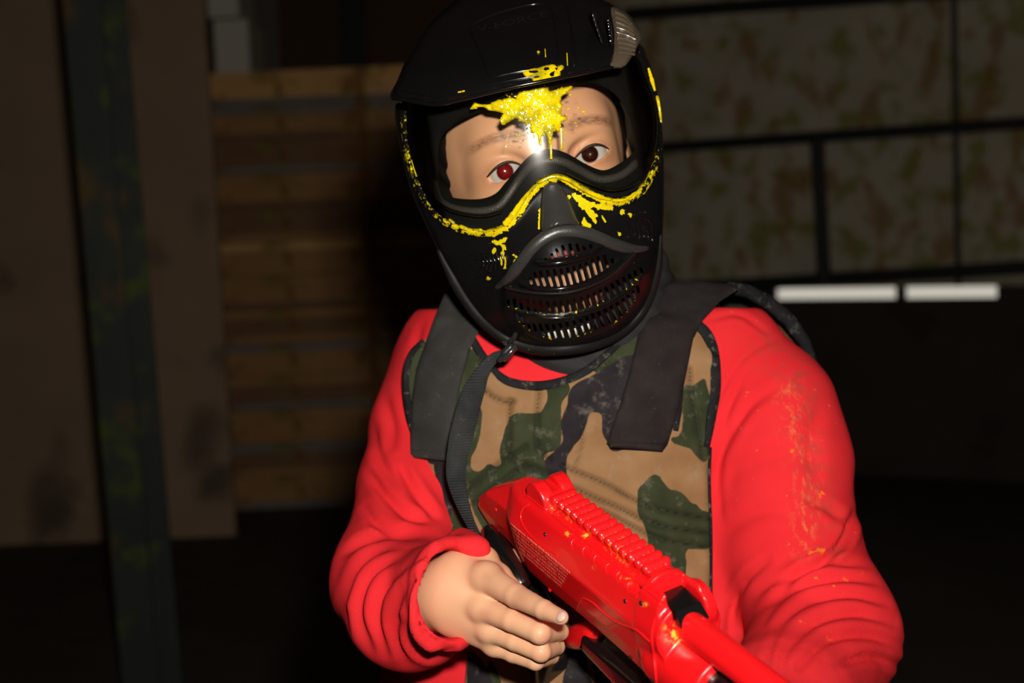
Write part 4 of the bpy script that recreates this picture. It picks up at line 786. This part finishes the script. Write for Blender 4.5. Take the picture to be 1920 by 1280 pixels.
    for k in range(8): L.append((dline([(979, 172+k*4.2), (979.4, 172.8+k*4.2)], dl, -.003, 1), .0006)); L.append((dline([(951-k*.4, 246+k*4), (951.3-k*.4, 247+k*4)], dl, -.0008, 1), .00045))
    tubes('clear_droplets', L, M_clear, mask, nseg=8)
    # --- visor
    vis = [(732, 184), (775, 192), (818, 200), (877, 187), (962, 167), (1018, 156), (1086, 142), (1140, 131), (1163, 127), (1180, 108), (1200, 78), (1203, 68), (1196, 50), (1180, 28), (1150, 8), (1100, -16), (1040, -34), (970, -38), (900, -24), (845, 8), (800, 52), (765, 105), (745, 150)]
    def dv(px, py):
        u, v = uv(px, py); t = np.clip((u+36)/290, -.985, .985); return 1.208-.100*np.sqrt(1-t*t)-.008*t+4e-5*(v+99)-.026*sm(-300, -160, v)+.115*np.clip((-190-v)/190, 0, 1.2)**1.8
    vs = patch('visor', vis, dv, M_visor, mask, step=8, thick=lambda x, y: .004+.030*sm(100, -10, y), rnd=(.006, 10), bstep=5, smooth_poly=True, attrs={'paint': lambda P: np.zeros(len(P))})
    # a real crown behind the visor edge: the goggle strap housing over the hair
    tube('visor_lip', dline([(736, 184), (775, 190), (818, 196), (877, 183), (962, 163), (1018, 152), (1086, 138), (1140, 127), (1160, 123)], dv, -.0005), .0016, M_visor, vs)
    tube('visor_rib', dline([(750, 168), (820, 181), (877, 168), (962, 150), (1018, 140), (1086, 126), (1140, 114)], dv, -.0001), .0010, M_visor, vs)
    tube('raised_panel_edge', dline([(1047, 122), (1045, 80), (1040, 45), (1035, 20), (1022, 9), (1000, 8), (970, 14), (935, 24), (905, 36), (889, 45), (882, 56), (887, 70), (897, 92), (906, 112), (911, 130), (918, 141), (928, 144), (950, 139), (975, 134), (1000, 129)], dv, -.0002, 4), .0009, M_visor, vs, nseg=8)
    tube('visor_groove', dline([(1062, 8), (1070, 45), (1075, 85), (1078, 122)], dv, -.0002), .0012, M_visor, vs)
    for (pp, ox, oy) in (([(1108, 24), (1116, 22), (1124, 48), (1134, 82), (1128, 86), (1117, 56)], 1128, 88), ([(1137, 34), (1143, 33), (1147, 58), (1148, 84), (1143, 86), (1140, 60)], 1143, 90)):
        Yb = float(dv(np.array([float(ox)]), np.array([float(oy)]))[0])
        patch('gloss_ridge', pp, lambda x, y, Yb=Yb, ox=ox, oy=oy: Yb-.0015-.167*(oy-y)*.00041+(x-ox)*.00012, M_visor, vs, step=2.5, thick=.022, rnd=(.003, 4), bstep=2)
    txt(vs, 'V-FORCE', (896, 61), (1027, 31), dv, 12, M_matte)
    rp_ = [(1146, 14), (1170, 22), (1188, 42), (1203, 66), (1199, 80), (1186, 104), (1174, 122), (1160, 128), (1144, 124), (1150, 100), (1152, 60)]
    patch('side_vent', rp_, lambda x, y: dv(x, y)-.004, M_rib, vs, step=5, thick=.006, rnd=(.003, 5), attrs={'paint': lambda P: np.zeros(len(P))})
    tubes('side_vent_fins', [(dline([(1154+k*.6, 23+k*9.4), (1172+k*1.0, 32+k*8.6), (1190-abs(k-4.5)*1.6+1*k*.6, 46+k*7.0)], dv, -.0052, 4), .0013) for k in range(9)], M_rib, vs, nseg=8, attrs={'paint': lambda V: np.zeros(len(V))})
    vp = K([(945, 1065), (1060, 1030), (1200, 1012), (1280, 985), (1380, 965), (1440, 968), (1480, 1000), (1540, 968), (1580, 1000), (1560, 1050), (1530, 1080), (1522, 1140), (1450, 1192), (1400, 1210), (1300, 1200), (1230, 1240), (1140, 1250), (1090, 1182), (1010, 1155), (960, 1095)], 8, 860, 0)
    vh = [np.array(K(h, 8, 860, 0)) for h in ([(1050, 1060), (1180, 1055), (1200, 1080), (1140, 1095), (1060, 1090)], [(1290, 1010), (1350, 1005), (1360, 1040), (1300, 1060), (1270, 1040)], [(1380, 1090), (1440, 1060), (1430, 1140), (1390, 1150), (1360, 1120)], [(1090, 1150), (1180, 1130), (1220, 1150), (1150, 1170)], [(1440, 1020), (1490, 1010), (1470, 1060)])]
    patch('visor_paint', vp, lambda x, y: dv(x, y)-.0015+.6*fine(x, y), M_paint, vs, holes=vh, step=2.6, thick=.0012, rnd=(.0014, 3), bstep=2.5)
    L = [(dline([(1009, 97), (1010, 98)], dv, -.001, 1), .0011)]+[(dline([(859+k*8, 173-k*1.6), (865+k*6, 171.8-k*1.6)], dv, -.0012, 1), .0007) for k in range(2)]+[(dline([(1022, 92), (1023, 106)], dv, -.0004), .0005), (dline([(1063, 100), (1064, 122)], dv, -.0004), .0005)]
    for it in L: tubes('paint_drop', [it], M_paint, vs, nseg=7)
    # --- chin strap with its buckle and loose end, and the pad that shows white inside the grille
    def sd(px, py): px = np.asarray(px, float); py = np.asarray(py, float); return 1.200-.035*sm(720, 600, py)-.055*sm(700, 740, py)*0+.0*px
    def web(name, pts, w, Ys):
        q = crom(pts, False, 6); n = len(q); d = np.gradient(q, axis=0); d /= np.linalg.norm(d, axis=1)[:, None]; nn = np.stack([-d[:, 1], d[:, 0]], 1)
        f = np.linspace(0, 1, n); w = np.interp(f, np.linspace(0, 1, len(w)), w)[:, None]; Y = np.interp(f, np.linspace(0, 1, len(Ys)), Ys)
        cols = [C(*(q+nn*w*t).T, Y+dy) for t, dy in ((-1, .001), (-.9, 0), (0, -.0006), (.9, 0), (1, .001), (.9, .0025), (-.9, .0025))]
        V = np.stack(cols, 1).reshape(-1, 3); m = len(cols); return mk(name, V, [(i*m+k, i*m+(k+1) % m, (i+1)*m+(k+1) % m, (i+1)*m+k) for i in range(n-1) for k in range(m)]+[tuple(range(m))[::-1], tuple((n-1)*m+k for k in range(m))], M_web, mask if name == 'chin_strap' else None, sharp=50)
    st = web('chin_strap', [(948, 662), (925, 672), (903, 700), (886, 740), (872, 790), (860, 840), (855, 890), (866, 940), (884, 985), (903, 1020)], [8, 12, 20, 22, 22, 20, 18, 13, 9, 8], [1.205, 1.198, 1.192, 1.188, 1.186, 1.184, 1.182, 1.184, 1.19, 1.195])
    sl_ = [(928, 596), (938, 612), (948, 640), (958, 655), (963, 640), (950, 605)]
    patch('strap_loop', [(922, 590), (935, 620), (944, 645), (958, 652), (966, 636), (955, 610)], lambda x, y: 1.20+0*x, M_web, mask, step=6, thick=.003, rnd=(.001, 3))
    patch('strap_buckle', [(938, 668), (944, 652), (958, 642), (966, 648), (962, 664), (948, 678)], lambda x, y: 1.190+0*x, M_buckle, st, step=4, thick=.006, rnd=(.004, 6))
    tube('buckle_bar', [C(936, 674, 1.189), C(950, 668, 1.183), (C(966, 650, 1.187))], .0026, M_buckle, st)
    tube('buckle_bar', [C(956, 640, 1.19), C(964, 632, 1.184), C(968, 622, 1.19)], .0020, M_buckle, st)
    patch('chin_pad', [(1020, 628), (1040, 621), (1075, 616), (1108, 605), (1114, 611), (1100, 620), (1070, 632), (1028, 638)], lambda x, y: dlow(x, y)+.012, M_white, mask, step=6, thick=.006, rnd=(.002, 5))

def txt(parent, body, p0, p1, dep, hpx, mat, thick=.0006):
    """raised lettering laid along a picture-plane line on a depth surface"""
    cu = bpy.data.curves.new('lettering', 'FONT'); cu.body = body; cu.resolution_u = 3; ob = bpy.data.objects.new('lettering_tmp', cu); COL.objects.link(ob)
    bpy.context.view_layer.update(); me = bpy.data.meshes.new_from_object(ob.evaluated_get(bpy.context.evaluated_depsgraph_get())); bpy.data.objects.remove(ob)
    V = np.array([v.co[:] for v in me.vertices]); Fc = [tuple(p.vertices) for p in me.polygons]; p0 = np.array(p0, float); p1 = np.array(p1, float)
    V[:, 0] -= V[:, 0].min(); L = V[:, 0].max(); d = (p1-p0); nn = norm([d[1], -d[0]]); q = p0+np.outer(V[:, 0]/L, d)+np.outer(V[:, 1]/.72*hpx, nn)
    W1 = C(q[:, 0], q[:, 1], dep(q[:, 0], q[:, 1])-thick); n = len(W1); cnt = {}
    for f in Fc:
        for i in range(len(f)):
            e = (f[i], f[(i+1) % len(f)])
            if (e[1], e[0]) in cnt: del cnt[(e[1], e[0])]
            else: cnt[e] = 1
    mk('lettering', np.concatenate([W1, W1+[0, thick*1.5, 0]]), Fc+[(e[1], e[0], e[0]+n, e[1]+n) for e in cnt], mat, parent, smooth=False, attrs={'paint': np.zeros(2*n)})
build_mask()

def build_gun():
    f, n, u, w, O, B = gun_frame()
    def G(x, s_, z): return O+np.stack(np.broadcast_arrays(np.asarray(x, float), s_, z), -1)@B.T
    def L(P): return (P-O)@B
    def side(px, py, s_=.022):
        d = np.array([(px-960)/F, 1.0, -(py-640)/F]); t = (O@n+s_)/(d@n); q = L(d*t); return q[0], q[2]
    gun = empty('paintball_gun', toW(O[None])[0], 'glossy red plastic toy-like paintball gun with ribbed top rail, held across the vest', 'paintball gun')
    base = [side(*p) for p in ((1215, 1300), (1160, 1236), (1100, 1180), (1045, 1137), (1003, 1104), (975, 1076))]+[side(*p, .016) for p in ((960, 1054), (945, 1026), (925, 1003))]
    x1 = side(1224, 1180)[0]
    poly = [(x1, -.0005), (x1, -.070)]+[p for p in base if p[0] < x1-.004]
    poly += [side(*p, .008) for p in ((916, 997), (911, 974))]+[side(*p, .0) for p in ((915, 945), (924, 920), (948, 903), (978, 897))]+[(.004, .0)]
    poly = np.array(poly); G_['poly'] = poly
    
    def red(P):
        q = L(P); x, s_, z = q.T; s0 = np.abs(s_)
        d2 = sdp(np.stack([x, z], 1), poly)
        hw = np.interp(z, [-.075, -.066, -.050, -.024, -.004, .004], [.014, .0175, .0215, .0245, .0175, .013]); hw = hw-.008*np.clip((-x-.012)/.03, 0, 1)**2
        d = smax(d2, (s0-hw)*.93, .0045)
        # scallop behind the ribs on the upper side, raised bead of the seam
        rail = np.maximum.reduce([np.abs(s_+.0045)-.0088, x-.170, .012-x, z-.0075, -.004-z]); d = smin(d, rail, .001)
        for k in range(14):
            xk = .025+k*.0100; q1 = np.hypot(x-xk, (z-.0082)); d = np.minimum(d, smax(q1-.0036, np.abs(s_+.0045)-.0108, .002))
        sight = np.maximum.reduce([np.abs(s_+.003)-.0142, np.hypot(x-.006, z-.002)-.0155, -.004-z]); sight = smax(sight, -(np.maximum(np.abs(s_+.003)-.0035, .011-z)), .002); d = smin(d, sight, .003)
        hood = np.maximum(np.hypot(s_, z+.008)-.0205, np.maximum(.168-x, x-.192)); d = smin(d, hood, .003)
        nose = np.maximum(np.hypot(s_*.92, z+.022)-.0235, np.maximum(x1-.02-x, x-(x1+.010))); d = smin(d, nose, .004)
        win = np.maximum.reduce([np.abs(s_+.002)-.0125, np.abs(x-(x1+.002))-.016, -.010-z]); d = smax(d, -win, .0015)
        coll = cone(P, G(x1-.01, 0, -.050), G(x1+.055, 0, -.050), .0262, .0250); coll = smax(coll, x-(x1+.046), .003); d = smin(d, coll, .003)
        ear = np.maximum(np.hypot(x-(x1-.002), z+.012)-.016, np.abs(s_+.0175)-.004); d = smin(d, ear, .003)
        for px, py, r in ((930, 955, .0028), (1022, 1002, .0026), (1202, 1131, .0028), (1172, 1127, .0026), (1182, 1232, .0026), (1223, 1275, .0026), (1031, 1105, .0026)):
            sx, sz = side(px, py); dd = np.hypot(x-sx, z-sz); d = np.where(s_ > .005, smax(d, -(np.maximum(dd-r, .0235-s_-.002)), .0006), d)
        return d
    lo = np.min([G(x, s_, z) for x in (-.07, .30) for s_ in (-.03, .03) for z in (-.10, .03)], 0); hi = np.max([G(x, s_, z) for x in (-.07, .30) for s_ in (-.03, .03) for z in (-.10, .03)], 0)
    V, Q = nets(red, lo, hi, .00125); V = relax(V, Q, 1, .35)
    x, y = pix(V); P = np.stack([x, y], 1); q = L(V)
    d1, _ = dseg(P, [(1032, 945), (1058, 975), (1098, 1003), (1140, 1037), (1262, 1130)]); pt = np.exp(-(d1/4.5)**2)*.45*np.clip(.5+fbm(V, 70, 4)*3, 0, 1)*2
    inrail = (np.abs(q[:, 1]+.0045) < .010)*(q[:, 2] < .0085)*(q[:, 0] > .02)*(q[:, 0] < .17); pt = np.maximum(pt, inrail*.5*np.clip(.4+fbm(V, 90, 2)*2.0, 0, 1))
    pt = pt*.6
    for cx, cy, r in ((1098, 1003, 5), (1178, 1088, 5), (1165, 1084, 3), (1113, 1064, 3), (1262, 1190, 13), (1255, 1180, 8), (1065, 1000, 4), (1209, 1134, 4)): pt = np.maximum(pt, 1.6*np.exp(-((x-cx)**2+(y-cy)**2)/r**2))
    body = mk('gun_body', V, Q, M_gun, gun, sharp=0, attrs={'paint': pt})
    def surf(px, py, off=0): return hit(red, np.asarray(px, float), np.asarray(py, float), .80, 40, 1.2)+off
    z0 = lambda V: np.zeros(len(V))
    # moulded marks on the side: six shallow circles, recess outline, seam
    Ls = []
    for k, (cx, cy) in enumerate(((1079, 1020), (1100, 1035), (1121, 1051), (1143, 1067), (1163, 1083), (1184, 1101))):
        pts = [(cx+9*math.cos(t)+1, cy+11*math.sin(t)) for t in np.linspace(2.2, 6.4, 14)]; q = np.array(pts); Ls.append((C(q[:, 0], q[:, 1], surf(q[:, 0], q[:, 1])), np.interp(np.linspace(0, 1, 14), [0, .5, 1], [.0003, .0006, .0003])))
    def ln(pts, r, off=0, st=5): q = crom(pts, False, st); return (C(q[:, 0], q[:, 1], surf(q[:, 0], q[:, 1])+off), r)
    Ls += [ln([(1045, 1042), (1020, 1026), (997, 1006), (981, 985), (976, 965), (982, 950), (992, 945)], .0007), ln([(988, 930), (1020, 954), (1060, 986), (1120, 1033), (1180, 1080), (1245, 1131)], .0008), ln([(1078, 1146), (1086, 1130), (1092, 1121), (1112, 1130), (1132, 1148), (1157, 1166), (1192, 1180), (1213, 1198), (1223, 1206)], .0008), ln([(1193, 1120), (1200, 1108), (1215, 1100)], .0006), ln([(1228, 1160), (1222, 1190), (1226, 1230), (1232, 1290)], .0012)]
    Ls = [(p-np.array([0, .0002, 0]), r) for p, r in Ls]; tubes('moulded_lines', Ls, M_gun, body, nseg=8, attrs={'paint': z0})
    for px, py, r, m in ((930, 955, .0019, M_gun), (1022, 1002, .0018, M_screw), (1202, 1131, .0020, M_gblk), (1172, 1127, .0018, M_screw), (1182, 1232, .0019, M_screw), (1223, 1275, .0019, M_screw), (1031, 1105, .0020, M_gun)):
        c = C(px, py, surf([px], [py])[0]+.0001); sv, sf = sphere((0, 0, 0), 1, None, 16, 10); mk('screw', c+(sv*np.array([r, r*.6, r]))@B.T[[0, 1, 2]], sf, m, body, sharp=0, attrs={'paint': z0(sv)})
    # printed warning block
    rowsT = ['WARNING: WEAR EYE PROTECTION', 'THIS IS NOT A TOY. MISUSE MAY', 'CAUSE SERIOUS INJURY OR DEATH.', 'EYE PROTECTION DESIGNED FOR', 'PAINTBALL MUST BE WORN BY THE', 'USER AND ANY PERSON IN RANGE.', 'READ THE MANUAL BEFORE USING.', 'KEEP THE BARREL PLUGGED WHEN', 'NOT SHOOTING THE MARKER.']
    VV, FF, o = [], [], 0
    cu = bpy.data.curves.new('warning_text', 'FONT'); ob = bpy.data.objects.new('warning_tmp', cu); COL.objects.link(ob); cu.resolution_u = 1; cu.offset = .0
    for k, t in enumerate(rowsT):
        cu.body = t; bpy.context.view_layer.update(); me = bpy.data.meshes.new_from_object(ob.evaluated_get(bpy.context.evaluated_depsgraph_get()))
        v = np.array([p.co[:] for p in me.vertices]); v[:, 0] -= v[:, 0].min(); Lx = v[:, 0].max()
        sa = np.array(side(953+k*1.2, 979+k*7.2, .0245)); ln_ = .100-.003*k; X = sa[0]+v[:, 0]/Lx*ln_+.0; Z = sa[1]+v[:, 1]*.0019/.72-.006*(v[:, 0]/Lx)*0
        W3 = G(X, .0245, Z); xx, yy = pix(W3); Y = surf(xx, yy)-.0004; ok = np.abs(Y-W3[:, 1]) < .010; v3 = C(xx, yy, Y); VV.append(v3); FF += [tuple(i+o for i in p.vertices) for p in me.polygons if ok[list(p.vertices)].all()]; o += len(v)
    bpy.data.objects.remove(ob); mk('warning_text', np.concatenate(VV), FF, M_ink, body, smooth=False)
    # barrel, black fittings, grip, trigger guard
    def cyl(name, x0, x1_, z, r0, r1, m, par=gun, s_=0, ns=48, bev=.001):
        P_ = [G(x0, s_, z), G(x0+bev, s_, z), G(x1_-bev, s_, z), G(x1_, s_, z)]; Vt, Ft = tubeV(P_, [r0-bev, r0, r1, r1-bev], ns, updir=u); return mk(name, Vt, Ft, m, par, sharp=35, attrs={'paint': z0(Vt)})
    cyl('barrel', x1-.035, .40, -.0172, .0112, .0104, M_gun); cyl('fore_end_tube', x1+.02, .36, -.050, .0185, .018, M_gblk)
    cyl('bore_plug', .399, .402, -.0172, .008, .008, M_gblk); cyl('pump_grip', x1+.075, x1+.16, -.050, .025, .024, M_gblk)
    sx = x1+.002
    bxv = [(sx-.0155, -.012, -.012), (sx-.0155, .010, -.012), (sx+.0155, .010, -.012), (sx+.0155, -.012, -.012), (sx-.014, -.011, -.0005), (sx-.014, .009, -.0005), (sx+.008, .009, -.003), (sx+.008, -.011, -.003)]
    mk('feed_port', np.array([G(*p) for p in bxv]), [(0, 1, 2, 3), (4, 7, 6, 5), (0, 4, 5, 1), (1, 5, 6, 2), (2, 6, 7, 3), (3, 7, 4, 0)], M_gblk, gun, smooth=False)
    def prism(P, poly2, hw, k=.004): q = L(P); return smax(sdp(np.stack([q[:, 0], q[:, 2]], 1), poly2), np.abs(q[:, 1])-hw, k)
    gx = side(940, 1040)[0]; 
    spine = np.array([side(*p, 0) for p in ((900, 985), (935, 1010), (962, 1050), (985, 1085), (1010, 1130), (1035, 1170), (1045, 1230), (1040, 1285), (1020, 1320), (985, 1315), (965, 1260), (948, 1200), (930, 1120), (905, 1040))])
    bl, bh = V.min(0)-.03, V.max(0)+.03; gl_ = np.array([G(x, s_, z) for x in (spine[:, 0].min()-.01, spine[:, 0].max()+.01) for s_ in (-.03, .03) for z in (spine[:, 1].min()-.01, spine[:, 1].max()+.01)])
    def gr(P): return prism(P, spine, .0165, .010)
    V, Q = nets(gr, gl_.min(0), gl_.max(0), .0022); mk('pistol_grip', relax(V, Q, 2), Q, M_gblk, gun, sharp=0)
    und = np.array([side(*p, 0) for p in ((1110, 1182), (1215, 1272), (1230, 1312), (1185, 1288), (1105, 1206))]); gl_ = np.array([G(x, s_, z) for x in (und[:, 0].min()-.01, und[:, 0].max()+.01) for s_ in (-.03, .03) for z in (und[:, 1].min()-.01, und[:, 1].max()+.01)])
    def ud(P): return prism(P, und, .011, .004)
    V, Q = nets(ud, gl_.min(0), gl_.max(0), .002); mk('underside_shade', relax(V, Q, 1), Q, M_gblk, gun, sharp=0)  # black bar put in mostly for the shadow along the gun's bottom edge
    tube('grip_tang', [C(914, 992, 1.150), C(926, 1014, 1.142), C(943, 1040, 1.132), C(960, 1066, 1.120), C(980, 1100, 1.105)], [.006, .0085, .0090, .0085, .007], M_gblk, gun, nseg=20)
    tg = [(1000, 1118), (1022, 1150), (1045, 1178), (1072, 1196), (1100, 1190), (1120, 1183)]; P_ = [G(side(*p, 0)[0], 0, side(*p, 0)[1]) for p in tg]; q = crom([tuple(p) for p in P_], False, 1e9)
    P_ = np.array(P_); P_ = np.array([P_[i]*(1-t)+P_[i+1]*t for i in range(5) for t in (0, .5)]+[P_[-1]]); Vt, Ft = tubeV(P_, [.0045]*6+[.0085, .0105, .010, .008, .006], 16, updir=n); mk('trigger_guard', Vt, Ft, M_gun, gun, sharp=0, attrs={'paint': z0(Vt)})
    tr = [G(side(1035, 1130, 0)[0], 0, side(1035, 1130, 0)[1]), G(side(1040, 1150, 0)[0], 0, side(1040, 1150, 0)[1]), G(side(1052, 1168, 0)[0], 0, side(1052, 1168, 0)[1])]; tube('trigger', tr, .004, M_gblk, gun)
    c = C(980, 1082, surf([985], [1078])[0]); ring = [c+(B@np.array([.0045*math.cos(t), 0, .0045*math.sin(t)])) for t in np.linspace(0, 2*math.pi, 17)]; Vt, Ft = tubeV(ring, .0012, 8, updir=n); mk('sling_ring', Vt, Ft, M_gun, gun, attrs={'paint': z0(Vt)})
build_gun()
#@@SECTION6
